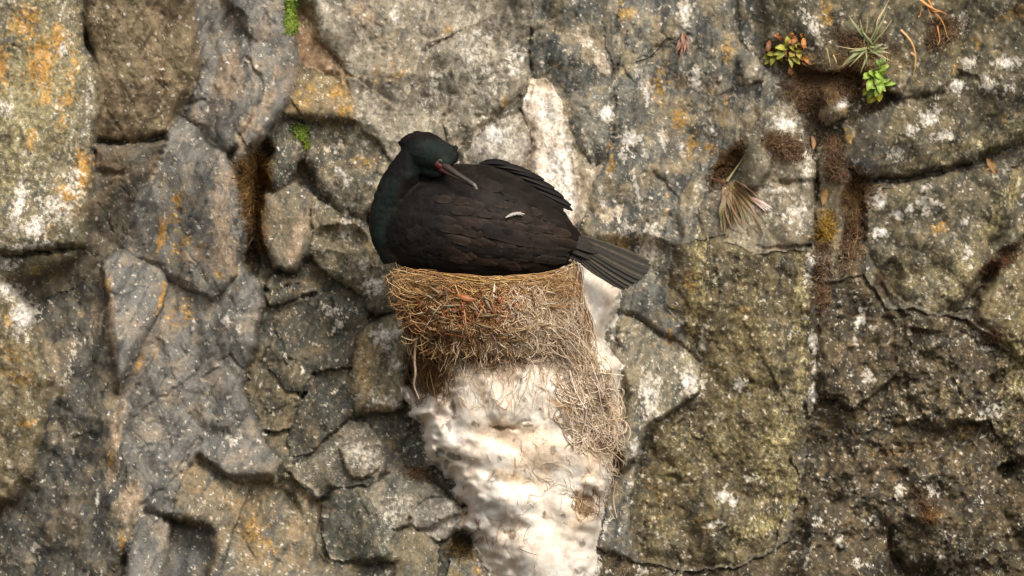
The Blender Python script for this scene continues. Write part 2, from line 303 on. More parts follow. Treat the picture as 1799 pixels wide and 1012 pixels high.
add([(244,902),(300,916),(296,960),(290,1110),(192,1110),(226,962)], 22, 3, 4, 8, 20, 9, 7, 3, **GREY)
add([(300,916),(372,936),(362,1110),(290,1110)], 0, 4, 4, 4, 20, 5, 6, 3, c=(104,102,97), c2=(118,110,98), c3=(84,84,82), white=0.05)
add([(312,842),(352,800),(402,842),(482,842),(512,902),(542,926),(562,992),(592,1014),(592,1110),(362,1110),(372,936),(302,914)], 20, -3, 7, 12, 34, 14, 14, 6, c=(124,113,92), c2=(144,124,96), c3=(98,94,86), ang=60, white=0.25)
add([(-115,470),(5,490),(26,512),(56,560),(70,600),(76,642),(91,656),(86,700),(76,770),(50,842),(20,882),(-115,900)], 36, 8, -3, 16, 40, 20, 10, 6, c=(128,114,84), c2=(150,134,104), c3=(104,94,72), ang=75, white=0.5, label='buff lichen block at the lower left edge')
add([(-115,-95),(148,-95),(150,40),(150,80),(160,100),(173,140),(176,180),(170,220),(166,246),(160,280),(163,330),(158,380),(150,426),(135,437),(70,441),(0,449),(-115,452)], 80, -3, 2, 18, 40, 22, 10, 7, c=(116,107,84), c2=(136,124,96), c3=(90,88,78), ang=80, white=0.9, label='rock face thick with orange and grey green lichen')
# --- the ledge under the nest
LEDGE = [(704,682),(718,682),(736,712),(728,650),(716,590),(706,500),(760,490),(1000,470),(1040,462),(1090,500),(1088,540),(1072,572),(1054,592),(1092,640),(1088,700),(1084,800),(1072,850),(1058,900),(1052,960),(1048,1110),(890,1110),(872,1010),(832,960),(812,932),(817,897),(792,852),(757,812),(738,764),(738,750),(712,716)]
add(LEDGE, 0, 0, 0, 0, 40, 0, 0, 4, c=(240,226,208), c2=(243,232,217), c3=(234,214,192), ang=75, white=0.0, label='ledge whitewashed with droppings below the nest')

emod = 0.25+0.9*sstep(-.12, .22, fbm(xx/80, yy/80, 3, 135))
label = np.zeros(xx.shape, np.int32)
H = -24+n_big*10
HF = fc_b*14+n_mid*6
colr = np.empty(xx.shape+(3,), np.float32); colr[:] = lin((100,93,80))
speckle = np.full(xx.shape, 0.3, np.float32)
for i, b in enumerate(BL):
    p = np.array(b['poly'], np.float32)
    x0 = max(0, int((p[:,0].min()-30-GX[0])/STEP)); x1 = min(NX, int((p[:,0].max()+30-GX[0])/STEP)+1)
    y0 = max(0, int((p[:,1].min()-30-GY[0])/STEP)); y1 = min(NY, int((p[:,1].max()+30-GY[0])/STEP)+1)
    s = (slice(y0, y1), slice(x0, x1))
    sd_ = poly_sd(wx[s]+n_fin[s]*3, wy[s]+n_fin[s]*3, b['poly']); ins = sd_ > 0
    if b['poly'] is LEDGE: sd_ = sd_+w3[s]*12+n_mid[s]*6*(yy[s] > 690); ins = sd_ > 0
    dist = np.maximum(sd_, 0)
    cx, cy = p.mean(0)
    if cx < 480 and b['d'] >= 14: b['d'] += 24
    b['fa'] *= 1.4
    if b['poly'] is LEDGE:
        hg = np.interp(yy[s], [440, 480, 600, 660, 740, 800, 860, 930, 1020, 1110], [60, 95, 150, 168, 160, 150, 132, 112, 92, 80])
        h = -18+hg*(1-np.exp(-dist*(1+.7*n_mid[s]).clip(.7, 1.6)/20))
        for (lx, ly, rx, ry, a, hh) in [(908,665,56,82,8,34),(832,700,44,66,-12,20),(745,738,34,22,20,12),(860,800,80,26,18,16),(1000,720,52,34,0,10),(850,870,85,42,12,26),(905,880,46,26,10,14),(1058,850,26,26,0,20),(960,790,46,30,0,12),(935,960,60,40,60,14),(800,900,24,44,-10,10),(840,930,18,44,-14,10),(1065,660,24,40,0,12),(1075,560,18,40,30,10),(1010,930,26,70,0,8),(770,780,32,40,0,8)]:
            ex, ey = rot(wx[s]-lx, wy[s]-ly, a); q = (ex/rx)**2+(ey/ry)**2
            q = q*(1+.7*n_mid[s]); h = h+1.0*hh*np.exp(-q*q*1.1)
        HF[s] = np.where(ins, fc_b[s]*16+fc_s[s]*2.5+n_mid[s]*2+n_fin[s]*.9, HF[s])
        for (lx, ly, rx, ry, hh) in [(757,650,34,56,36),(1028,885,20,22,9),(1000,640,36,40,10)]:
            q = ((wx[s]-lx)/rx)**2+((wy[s]-ly)/ry)**2; h = h-hh*sstep(1.5, .4, q*(1+1.2*w3[s]+.8*n_fin[s]))
    else:
        h = b['d']+b['gx']*(xx[s]-cx)/100*5+b['gy']*(yy[s]-cy)/100*5+b['bu']*(1-np.exp(-dist/b['r']))*(.45+.55*emod[s])-0.45*b['drop']*emod[s]*np.exp(-dist/5.0)
        hf = b['fa']*(fc_b[s]*1.25+0.5*fc_s[s])+b['ro']*(n_mid[s]*0.5+n_fin[s]*0.45+n_mic[s]*0.25)
        HF[s] = np.where(ins, hf, HF[s])
    H[s] = np.where(ins, h, H[s]); label[s] = np.where(ins, i+1, label[s])
    # own colour: two tones in patches, a third in streaks
    ax, ay = rot(xx[s], yy[s], -b['ang'])
    st = fbm(ax/120+i*3.1, ay/14, 4, 200+i); pt = fbm(xx[s]/55+i*1.7, yy[s]/55, 4, 300+i, 0.6)
    c = lin(b['c'])[None, None]; k2 = sstep(-.05, .3, pt+0.35*st)[..., None]; k3 = sstep(.02, .28, st*0.8-pt*0.6+n_fin[s]*0.25)[..., None]
    cc = c*(1-k2)+lin(b['c2'])*k2; cc = cc*(1-k3)+lin(b['c3'])*k3
    colr[s] = np.where(ins[..., None], cc, colr[s]); speckle[s] = np.where(ins, b['white'], speckle[s])

# most joints are weathered into slopes; only some stay crisp steps
keep = sstep(.0, .22, fbm(xx/95, yy/95, 3, 138)-.09)*(1-.75*np.exp(-(((xx-570)/140)**2+((yy-600)/190)**2)))
for (lx, ly, rx, ry, a, k) in [(440,150,50,170,10,.9),(440,420,40,120,0,1),(455,560,30,100,0,1),(440,720,50,90,0,.8),(160,230,30,240,0,.8),(80,445,120,22,0,.9),(230,250,90,20,0,1),(70,600,30,140,0,.8),(610,900,90,70,0,1),(790,900,50,50,0,1),(1650,300,200,40,-15,1),(1150,580,90,40,25,1),(1000,280,60,120,0,.7),(1730,500,40,90,25,1),(1420,340,30,110,0,.6),(600,190,60,40,0,.6),(640,570,40,50,0,.5),(1250,960,160,50,0,.8),(1110,850,40,130,10,.9),(1180,690,90,80,0,.9),(1340,380,110,90,0,.5),(470,300,60,120,0,.5),(1600,450,130,110,0,.5)]:
    ex, ey = rot(xx-lx, yy-ly, a); keep = np.maximum(keep, k*np.exp(-1.2*((ex/rx)**2+(ey/ry)**2)))
keep = np.maximum(keep, (label == len(BL)).astype(np.float32)); keep = np.clip(blur(keep.astype(np.float32), 3), 0, 1)
H = blur(H.astype(np.float32), 1.3)*keep+blur(H.astype(np.float32), 4.5)*(1-keep)
ru, rv = rot(xx+w1*6+w3*2, yy+w2*6+w4*2, 18)
xl = facets(ru, rv*0.42, 170, 1.0, 81); ru2, rv2 = rot(xx+w3*3, yy+w4*3, -28); xm = facets(ru2, rv2*0.6, 74, 1.0, 91)
big = (1-(label == len(BL)).astype(np.float32)); bigw = blur(big, 4)
H = H+HF+bigw*(xl*56+xm*20+n_big*10)
# cracks: (points, depth mm, width mm)
CR = [([(205,438),(246,456),(284,470),(298,493)],22,3.2),([(298,493),(330,508),(375,531)],26,4.5),([(0,449),(70,441),(140,437)],26,4),
 ([(164,306),(215,302)],20,4),([(168,248),(240,250),(285,236)],30,5),([(215,745),(280,705),(340,660),(375,620)],10,2.5),([(215,798),(270,782),(315,770)],10,2.5),
 ([(245,885),(300,852),(350,775)],14,2.5),([(292,916),(330,925),(368,937)],34,5),([(405,620),(432,655)],8,2.5),([(372,835),(420,853)],10,2.5),([(225,690),(300,560),(312,510)],10,4),
 ([(435,105),(452,135),(460,170)],18,3),([(310,205),(350,225),(372,262),(392,268)],20,4),([(330,185),(360,180)],14,4),([(430,485),(450,515)],16,2.5),
 ([(482,480),(490,540),(484,580),(500,622),(520,640)],26,3.5),([(550,660),(520,720),(502,790)],26,3.5),([(460,512),(530,498)],16,3),
 ([(562,935),(563,885),(580,862),(645,855)],30,3.5),([(690,935),(715,932),(722,915)],26,3),([(735,930),(775,925),(808,905)],26,4),
 ([(578,975),(620,1000),(690,990)],18,3),([(690,800),(730,765)],14,3),([(600,850),(690,832)],8,2.5),
 ([(778,200),(780,265)],18,3),([(800,268),(862,212),(915,168)],26,6),([(916,195),(930,238),(926,310)],34,6),([(742,88),(800,60),(850,32)],14,2.5),([(790,130),(785,200)],10,3),([(836,150),(920,100)],8,2),([(840,205),(870,200),(880,190)],10,3),([(660,205),(740,205)],8,2.5),
 ([(932,-95),(931,140)],26,3.5),([(1080,110),(1078,200),(1066,282),(1040,300)],22,3.5),([(1120,105),(1140,100),(1175,68),(1215,62)],10,2.2),([(1160,50),(1200,90)],6,2),
 ([(1012,260),(1035,285),(1030,300)],14,4),([(935,60),(985,20)],10,4),([(1060,0),(1062,60)],12,4),
 ([(1095,551),(1150,574),(1200,608),(1226,636)],30,5),([(1150,305),(1190,350),(1195,420)],14,4),([(1182,385),(1186,430)],24,8),([(1220,380),(1248,440),(1262,520)],10,3),([(1088,590),(1150,575)],12,3),
 ([(1370,322),(1432,320)],22,4),([(1330,438),(1380,437),(1425,433)],18,3),([(1434,320),(1426,370),(1436,420)],18,4),([(1405,240),(1440,360)],16,4),
 ([(1520,318),(1600,312),(1652,303),(1725,280),(1800,246),(1915,216)],36,5),([(1575,182),(1650,166),(1692,130)],22,4),([(1712,545),(1725,500),(1750,465),(1800,425)],50,10),([(1550,500),(1575,540),(1590,560)],24,4),([(1562,560),(1575,640)],20,7),([(1515,430),(1520,372)],20,5),
 ([(1665,590),(1670,660),(1690,700)],16,4),([(1770,830),(1775,818)],40,9),([(1462,890),(1470,880)],30,6),([(1415,885),(1412,893)],28,5),([(1565,930),(1562,970),(1580,990)],26,6),([(1760,900),(1830,1010)],18,8),([(1310,660),(1318,672)],16,5),([(1300,150),(1312,152),(1335,147)],12,3),
 ([(820,905),(845,895),(862,915)],12,3),([(890,938),(920,925)],14,4),([(870,750),(905,750),(925,740)],16,4),([(935,760),(960,735),(965,690)],8,3)]
cw = blur(np.random.RandomState(9).rand(NY, NX).astype(np.float32), 6); cw = (cw-cw.mean())/cw.std()
for pts, dep, wid in CR:
    p = np.array(pts, np.float32); m = 40
    x0 = max(0, int((p[:,0].min()-m-GX[0])/STEP)); x1 = min(NX, int((p[:,0].max()+m-GX[0])/STEP)+1)
    y0 = max(0, int((p[:,1].min()-m-GY[0])/STEP)); y1 = min(NY, int((p[:,1].max()+m-GY[0])/STEP)+1)
    s = (slice(y0, y1), slice(x0, x1))
    d = line_d(wx[s]+n_fin[s]*5, wy[s]+n_fin[s]*5, pts); wv = wid*(1+0.35*cw[s])
    H[s] -= 0.75*(1-.45*math.exp(-((p[:,0].mean()-570)/130)**2-((p[:,1].mean()-620)/200)**2))*dep*(.55+.5*emod[s])*np.exp(-(d/np.maximum(wv, 0.8))**2)
# hollows
for (lx, ly, rx, ry, a, hh) in [(600,418,46,22,10,34),(445,340,16,80,0,44),(440,470,14,40,0,34),(1280,300,14,44,35,30),(1500,380,22,60,0,34),(1560,500,20,50,20,26),(1725,500,14,46,40,44),(1770,828,16,14,0,34),(570,550,14,40,0,14),(1090,700,14,50,0,24),(410,40,24,26,45,16),(500,900,26,50,-30,24),(1520,640,40,40,0,14),(1640,880,40,30,0,16),(1480,960,30,24,0,14)]:
    ex, ey = rot(wx-lx, wy-ly, a); q = (ex/rx)**2+(ey/ry)**2
    H -= hh*sstep(1.4, .4, q)
for (lx, ly, rx, ry, a, hh) in [(1455,150,70,36,-5,26),(1470,262,30,50,0,16),(1500,380,24,60,0,10)]:
    ex, ey = rot(wx-lx, wy-ly, a); q = (ex/rx)**2+(ey/ry)**2
    H += hh*np.exp(-q*1.2)
# hairline fractures in two sets, strongest on the smooth slabs
h1x, h1y = rot(xx+w1*10, yy+w2*10, -38); h2x, h2y = rot(xx+w2*10, yy+w1*10, 66)
gate = sstep(-.05, .2, fbm(xx/70, yy/70, 3, 530)); slab = sstep(.2, .05, speckle)*.8+.35
hl = np.exp(-(np.abs(fbm(h1x/210, h1y/46, 3, 540))/.011)**2)*gate+np.exp(-(np.abs(fbm(h2x/240, h2y/52, 3, 550))/.010)**2)*(1-gate)
hl = np.clip(hl*slab, 0, 1)*(label != len(BL)); H -= 3.5*hl
pits = specks(wx, wy, 34, 61, np.full(xx.shape, .35, np.float32)*sstep(-.1, .2, n_mid))
H -= pits*4*(label != len(BL))
rough_r = sstep(1360, 1480, xx)*sstep(480, 640, yy)
H += rough_r*(fbm(wx/26, wy/26, 4, 150, 0.6)*14-np.abs(fbm(wx/44, wy/44, 3, 160))*18)
mossy = sstep(0, 25, poly_sd(wx, wy, BL[14]['poly']))
H += mossy*(fbm(wx/20, wy/34, 4, 170, 0.6)*9)
H = blur(H.astype(np.float32), 0.7)

# ---------------------------------------------------------------- what grows on the rock and what the birds left on it
def region(lst):
    m = np.zeros(xx.shape, np.float32)
    for (cx, cy, rx, ry, a, k) in lst:
        R = 2.2*max(rx, ry)
        x0 = max(0, int((cx-R-GX[0])/STEP)); x1 = min(NX, int((cx+R-GX[0])/STEP)+1)
        y0 = max(0, int((cy-R-GY[0])/STEP)); y1 = min(NY, int((cy+R-GY[0])/STEP)+1)
        if x1 <= x0 or y1 <= y0: continue
        s = (slice(y0, y1), slice(x0, x1))
        ex, ey = rot(wx[s]-cx, wy[s]-cy, a); m[s] = np.maximum(m[s], k*np.exp(-((ex/rx)**2+(ey/ry)**2)*1.1))
    return m
def mixc(mask, c, var=0.18):
    global colr
    m = np.clip(mask, 0, 1)[..., None]
    cc = lin(c)[None, None]*(1+var*2*(n_mic+0.6*n_fin))[..., None]
    colr = colr*(1-m)+cc*m
nA = fbm(xx/22, yy/22, 5, 400, 0.62); nB = fbm(xx/13, yy/13, 4, 410, 0.65); nC = fbm(xx/7.5, yy/9, 3, 420, 0.7); nV = fbm(xx/9, yy/30, 4, 430, 0.6)
ledge = (label == len(BL))
notl = 1-ledge.astype(np.float32)
# pinkish tan tone on the right-facing edges of the left slabs
tan = region([(395,420,26,110,-8,.9),(400,320,34,40,0,.7),(400,150,40,70,20,.8),(470,170,14,90,20,.8),(405,110,36,40,0,.7),(430,230,18,60,30,.8),(490,110,12,50,0,.6),(195,560,14,120,-3,.8),(200,780,16,110,6,.9),(230,880,24,44,15,1.0),(170,560,20,70,10,.6),(150,720,30,60,10,.5),(270,290,14,36,25,.8),(400,580,24,30,0,.5),(270,620,14,18,0,.8),(520,420,16,70,10,.9),(545,380,10,60,10,.8),(570,640,14,40,0,.4),(600,170,30,30,0,.5),(640,20,40,40,0,.7)])
mixc(sstep(.28, .5, tan*0.75+nV*0.55-0.02)*0.75, (166,143,117))
# slate blue stains
mixc(sstep(.3, .6, region([(140,700,34,90,5,.9),(120,850,50,90,5,.8),(260,960,30,40,0,.5),(330,960,30,40,0,.6),(370,200,30,40,30,.8),(440,110,14,60,10,.5),(1130,540,26,30,0,.7),(1560,270,36,24,0,.6),(1230,300,20,60,0,.4),(1330,900,60,30,0,.4),(620,930,34,50,0,.5)])+nV*0.4)*0.5, (84,83,80))
# dark grey blotches
mixc(sstep(.34, .5, region([(1000,110,60,70,0,.5),(1100,280,40,120,0,.6),(1150,100,60,60,0,.5),(1250,180,50,120,0,.5),(1400,40,60,40,0,.5),(1600,260,120,50,-15,.5),(590,560,50,60,0,.6),(570,250,60,60,0,.5),(600,420,40,26,0,.6),(120,660,30,60,0,.6),(1700,120,120,90,0,.3),(1300,700,90,200,0,.4),(1600,800,220,200,0,.4),(60,420,60,30,0,.6),(1120,390,60,40,0,.6),(1400,410,50,30,0,.4)])*0.8+nA*0.55)*0.75, (66,66,60))
# green-grey foliose lichen
yg = region([(60,180,90,190,5,.9),(110,230,40,70,0,.8),(20,300,60,80,0,.6),(1230,480,16,110,3,.9),(1215,560,14,120,2,.85),(1310,620,70,170,0,.62),(1405,520,14,110,3,1.0),(1410,640,14,90,3,1.0),(1360,780,44,120,12,1.0),(1390,860,18,80,8,1.0),(1330,930,60,30,-20,.9),(1200,800,60,90,0,.55),(1150,900,40,70,0,.5),(1270,760,60,120,0,.6),(1690,480,40,70,20,.8),(1750,380,16,70,20,.9),(1780,330,16,50,10,.9),(1790,640,30,80,0,.9),(1770,740,20,80,0,.8),(1600,490,60,50,0,.45),(1700,260,110,16,-18,.7),(1790,220,40,30,-30,.6),(500,840,40,40,0,.35),(1760,460,24,24,0,.6),(1650,700,60,50,0,.3),(630,950,50,50,0,.2)])
mixc(sstep(.38, .5, yg*0.58+nC*0.95+nA*0.35)*notl*0.8, (140,126,84))
mixc(sstep(.42, .54, yg*0.5+fbm(xx/5,yy/8,3,440,.7)*1.0+nB*.35)*notl*0.85, (170,156,108))
mixc(sstep(.4, .7, region([(60,180,90,200,5,.75)])+nB*0.5)*0.6, (146,136,102))
# olive moss film
mixc(sstep(.3, .6, region([(1300,700,100,220,0,.7),(1180,850,60,130,0,.7),(1600,480,80,70,0,.5),(1600,230,170,50,-10,.4),(1500,260,30,60,0,.5),(655,600,34,60,0,.5),(690,530,20,30,0,.6),(1700,60,120,60,0,.3),(1780,560,60,60,0,.5)])+nA*0.45)*notl*0.6, (98,85,54))
# orange and mustard lichen
org = region([(45,40,34,40,0,.9),(75,110,34,60,8,1.0),(105,75,18,40,0,1.0),(6,120,18,50,0,1.0),(80,170,20,26,0,.8),(115,180,18,26,0,.9),(60,235,12,14,0,.8),(55,250,9,26,0,.8),(145,300,22,60,0,1.0),(120,350,40,46,0,.85),(90,400,30,30,0,.6),(60,480,26,14,0,.5),(20,620,40,40,0,.55),(45,745,22,9,0,1.0),(40,660,30,26,0,.7),(20,560,24,26,0,.8),(110,210,26,40,0,.5),(130,120,18,60,0,.6),
  (285,410,12,40,8,1.0),(310,350,12,14,0,1.0),(325,430,40,50,0,.55),(320,550,34,34,0,.62),(285,520,7,40,15,.9),(240,640,8,20,20,.9),(305,380,30,80,0,.5),(380,480,16,30,0,.5),(190,500,10,24,0,.7),(440,930,34,36,0,.7),(215,955,7,20,0,.9),(195,810,7,20,0,.9),(470,960,24,40,0,.5),
  (545,155,9,13,10,1.0),(595,160,22,16,0,1.0),(530,175,20,20,0,.8),(600,195,18,12,-30,1.0),(640,280,30,22,0,.55),(690,55,16,8,0,.5),(790,50,9,12,30,1.0),(700,130,20,40,0,.45),(660,110,20,60,0,.45),(650,440,18,30,0,.5),(888,178,10,13,0,1.0),(845,220,14,14,0,.6),
  (1100,20,22,30,0,.7),(1160,150,16,46,0,.7),(1195,210,14,30,0,1.0),(1215,250,14,40,0,.7),(1250,260,20,14,0,.8),(1280,90,9,34,0,.9),(1275,190,8,36,0,.8),(1245,155,14,12,0,.7),(1090,420,22,30,0,.8),(1170,360,20,20,0,.5),(1075,260,9,60,0,.7),(1215,500,12,30,0,.6),(1305,540,12,10,0,.8),(1180,590,10,50,0,.5),(1455,25,22,30,0,.8),(1480,185,14,20,0,1.0),(1490,240,8,22,0,.9),(1712,80,12,12,0,.9),(1670,150,12,10,0,.6),(1680,115,10,24,0,.7),(1650,400,24,18,0,.85),(1740,290,9,18,20,1.0),(1550,275,14,9,0,.7),(1760,210,12,9,0,.7),(1420,420,12,12,0,.5),(1790,20,40,14,-20,.7),(1450,420,14,40,0,.85),(1580,790,60,20,0,.4),(1700,760,24,20,0,.5),(1640,905,12,5,0,.8),(1240,920,24,18,0,.6),(1160,880,30,50,0,.35),(1060,820,8,40,10,.5),(835,1000,14,18,0,.6),(1345,355,6,14,10,.6)])
mixc(sstep(.36, .48, org*0.68+nA*0.65+nC*0.7)*notl*0.8, (172,132,62))
mixc(sstep(.48, .66, org*0.8+nB*0.6+nC*.3)*notl*0.8*sstep(600, 100, xx), (192,144,76))
mixc(sstep(.3, .62, region([(300,110,120,120,0,.35),(1200,200,130,240,0,.35),(1560,120,200,120,0,.4),(1300,600,110,200,0,.3),(1630,300,140,120,0,.3),(700,120,120,110,0,.4),(570,600,90,120,0,.3),(440,900,90,100,0,.45),(1600,800,230,230,0,.35),(640,640,30,80,0,.7)])+nB*0.5)*notl*0.5, (142,110,62))
# crusty grey white lichen patches
wl = region([(60,400,30,26,0,1.0),(35,360,14,60,10,1.0),(95,370,40,40,0,.8),(10,190,24,16,0,.7),(110,90,10,20,0,.8),(20,510,26,22,0,1.0),(40,560,30,44,20,1.0),(15,460,26,16,0,.8),(60,430,40,10,0,.9),(130,330,26,60,0,.6),(155,180,8,60,0,.6),(115,20,30,30,0,.4),
  (398,565,10,16,0,.9),(420,580,10,10,0,.8),(405,770,20,16,0,.8),(172,875,5,22,5,1.0),(120,640,16,60,20,.5),(60,960,14,20,0,.7),
  (595,303,18,8,25,1.2),(605,318,9,12,0,1.1),(585,260,16,14,0,.7),(610,400,20,26,0,.9),(580,545,12,16,-30,1.0),(592,570,12,12,0,.9),(655,500,20,20,0,.9),(680,590,30,24,0,1.0),(695,640,14,12,0,1.1),(640,465,12,12,0,.9),(690,20,9,12,0,1.1),(697,35,8,8,0,1.1),(830,90,26,50,10,.8),(850,140,40,60,0,.6),(760,160,30,40,0,.6),(905,90,24,40,0,.7),(870,240,46,34,0,1.0),(905,120,20,18,0,.8),(920,100,9,14,0,1.0),(765,130,30,16,0,.7),(640,250,10,8,0,.8),(690,705,26,16,0,.7),(640,805,28,34,-30,.8),(790,890,26,22,0,.8),(690,900,34,34,-30,.6),(545,830,30,24,0,.35),
  (1205,18,14,24,0,1.1),(1135,165,9,26,-20,1.1),(1118,130,5,14,0,1.0),(1105,240,22,14,0,1.2),(1065,198,16,14,0,1.1),(1100,275,14,14,0,.8),(1040,85,36,10,48,1.0),(1015,55,14,10,40,1.0),(1165,245,6,20,-15,1.0),(1220,135,14,24,0,1.0),(1250,230,14,12,0,.9),(1195,255,10,14,0,1.0),(1230,330,26,14,0,.6),(1120,330,6,50,-15,.8),(1060,370,14,18,0,1.0),(1085,372,12,10,0,1.1),(1135,420,22,40,-10,.9),(1150,440,10,22,0,1.0),(1100,400,26,20,0,.7),(1000,260,12,70,-10,.8),(1040,290,10,60,-20,.6),(1190,60,10,16,0,.8),
  (1378,218,24,16,10,1.3),(1425,45,16,44,-25,.8),(1450,280,10,30,0,.6),(1420,290,14,40,0,.8),(1400,370,24,40,0,.7),(1345,365,26,26,0,.7),(1370,335,44,6,0,.7),(1545,408,20,10,0,1.3),(1575,378,12,10,0,1.2),(1600,370,10,9,0,1.2),(1545,350,20,20,0,.9),(1630,360,26,12,0,1.0),(1630,365,14,14,0,.9),(1695,390,10,10,0,1.0),(1700,440,16,26,0,.6),(1635,205,30,20,0,.9),(1600,225,16,12,0,.9),(1680,150,26,16,0,1.0),(1690,40,20,20,0,.9),(1770,110,26,16,0,1.0),(1700,110,20,14,0,.9),(1580,260,14,12,0,.8),(1480,180,14,16,0,1.0),(1630,330,16,9,0,.6),(1570,270,20,9,0,.9),(1740,150,30,18,0,.8),(1660,240,34,14,0,.7),(1540,100,16,26,0,.6),(1365,120,16,10,0,.7),
  (1424,470,9,34,14,1.0),(1432,600,10,30,-20,1.0),(1428,690,7,30,0,1.2),(1435,650,9,14,0,.9),(1300,680,14,14,0,1.0),(1230,670,12,16,0,.8),(1235,600,8,26,10,.9),(1140,690,26,50,0,.9),(1210,670,22,30,0,1.0),(1120,790,12,26,0,.9),(1110,850,10,14,0,.8),(1270,870,12,12,0,1.0),(1285,880,10,9,0,.9),(1340,850,10,10,0,.8),(1320,840,16,8,0,.7),(1260,920,24,6,-10,.7),(1512,560,10,20,15,.9),(1505,603,8,7,0,1.2),(1640,860,12,12,0,1.0),(1580,865,10,16,0,.7),(1525,660,20,16,0,.7),(1740,720,34,24,0,.7),(1590,710,9,6,30,1.0),(1720,590,16,16,0,.8),(1730,610,12,8,0,.9),(1440,920,16,20,0,.6),(1410,970,22,18,0,.7),(1670,990,34,22,0,.7),(1510,990,14,10,0,.8),(1475,945,8,16,0,.7),(1690,1005,30,14,0,.6),(1130,1000,24,20,0,.5)])
mixc(sstep(.34, .44, wl*0.72+nA*0.6+nC*0.65)*notl*0.92, (200,190,173))
mixc(sstep(.62, .82, wl*0.8+nA*0.4+nC*0.3)*notl, (236,228,216))
# buff scabs
mixc(sstep(.45, .6, region([(1062,378,22,20,0,1.0),(1085,372,14,12,0,1.0),(1025,60,20,34,-45,1.0),(1060,110,16,34,-30,.9),(1140,150,9,30,-15,.9),(1170,240,5,22,-20,1.0),(1150,60,14,10,0,.6),(1125,75,14,12,0,.8),(945,150,22,18,0,1.0),(980,220,12,60,-14,.7),(590,235,8,10,0,1.0),(575,262,8,8,0,1.0),(600,255,8,10,0,.9),(625,225,10,14,0,.9),(640,150,14,20,0,.5),(700,230,14,12,0,.6),(690,100,12,14,0,.7)])*0.85+nB*0.4)*notl*0.9, (204,186,158))
# pepper of small white grains
dens = np.clip(speckle*1.35*sstep(-.05, .5, n_mid+0.7*nA+0.8*n_big), 0, 1)*sstep(.02, .25, speckle)
g1 = specks(wx+n_mic*3, wy, 8.5, 33, dens*0.75); g2 = specks(wx+3, wy+5, 5.0, 39, np.clip(dens*0.6+.12*speckle, 0, .7)); g3 = specks(wx+11+n_mic*5, wy+2+n_fin*5, 21, 45, dens*0.3)
gv = sstep(-.5, .5, perlin(xx/11, yy/11, 460))
mixc(np.maximum(np.maximum(g1, g2*0.85), g3*(nC > -.1))*notl*(0.2+0.5*gv), (194,185,166))
g4 = specks(wx+7, wy+9, 8, 51, np.clip(0.35*sstep(-.1, .3, nA), 0, 1)); mixc(g4*notl*0.55, (62,58,50))
# the ledge: cream, ochre seep, soil and dirt
lm = ledge.astype(np.float32)
och = region([(860,640,90,60,0,.7),(900,760,110,40,10,.8),(950,800,90,60,0,.75),(1040,780,40,100,0,.8),(1020,900,40,50,0,.8),(900,835,70,16,12,.8),(850,690,10,60,-8,.7),(800,560,120,60,0,.9),(1000,540,50,60,0,.8),(960,900,16,24,0,.5),(1010,960,20,50,0,.4)])
mixc(sstep(.35, .75, och+nA*0.5)*lm*0.65, (224,196,162))
mixc(sstep(.55, .85, och+nB*0.6)*lm*0.35, (196,164,128))
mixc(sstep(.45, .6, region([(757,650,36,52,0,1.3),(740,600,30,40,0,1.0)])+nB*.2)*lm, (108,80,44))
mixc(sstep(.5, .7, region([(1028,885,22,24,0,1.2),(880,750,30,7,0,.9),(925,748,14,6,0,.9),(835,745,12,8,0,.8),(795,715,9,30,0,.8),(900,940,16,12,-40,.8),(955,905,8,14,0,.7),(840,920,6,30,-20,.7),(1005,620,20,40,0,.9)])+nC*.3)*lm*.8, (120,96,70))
mixc(specks(wx, wy, 26, 71, np.full(xx.shape, .3, np.float32)*sstep(-.1, .3, nA))*lm*.6, (112,98,84))
mixc(sstep(.2, .45, nV*0.9)*lm*.45, (208,186,160))
mixc(sstep(.5, .62, region([(795,800,20,10,20,.9),(770,795,14,20,0,.8),(785,815,10,14,0,.9)])+nB*.3)*lm*.8, (128,120,104))
eb = blur(lm, 7)
mixc(lm*sstep(.14, .26, nB+(.56-eb)*.8)*.7, (140,130,112))
mixc(notl*sstep(.08, .22, nB+nC*.4+(eb-.34)*.8)*.85, (222,210,194))
# white wash beyond the ledge
wash = region([(1050,545,46,60,0,1.2),(1080,520,20,30,0,1.1),(985,320,40,95,-8,1.1),(962,200,34,60,-20,1.0),(880,290,40,40,0,.7),(1030,440,26,50,0,.75),(1080,560,14,30,0,1.0)])
mixc(sstep(.5, .68, wash*0.8+nB*.35)*notl*.9, (234,222,206))
# dark brown in the crevices
mixc(sstep(.45, .65, region([(445,340,18,80,0,1.1),(440,460,12,40,0,.8),(1280,290,18,60,35,1.0),(1440,160,50,34,0,1.0),(1385,262,40,26,0,.7),(1450,480,18,70,0,1.0),(1505,380,20,70,0,1.0),(1550,500,30,60,0,.7),(1570,620,20,70,0,.7),(1650,60,30,30,0,.6),(1770,460,40,20,-30,.7),(590,850,24,16,0,.5),(725,830,26,14,0,.8),(815,960,16,20,0,.8),(560,890,16,40,0,.7),(1470,270,26,40,0,.8),(1520,330,30,14,0,.9)])+nB*.3)*notl*.85, (74,58,40))
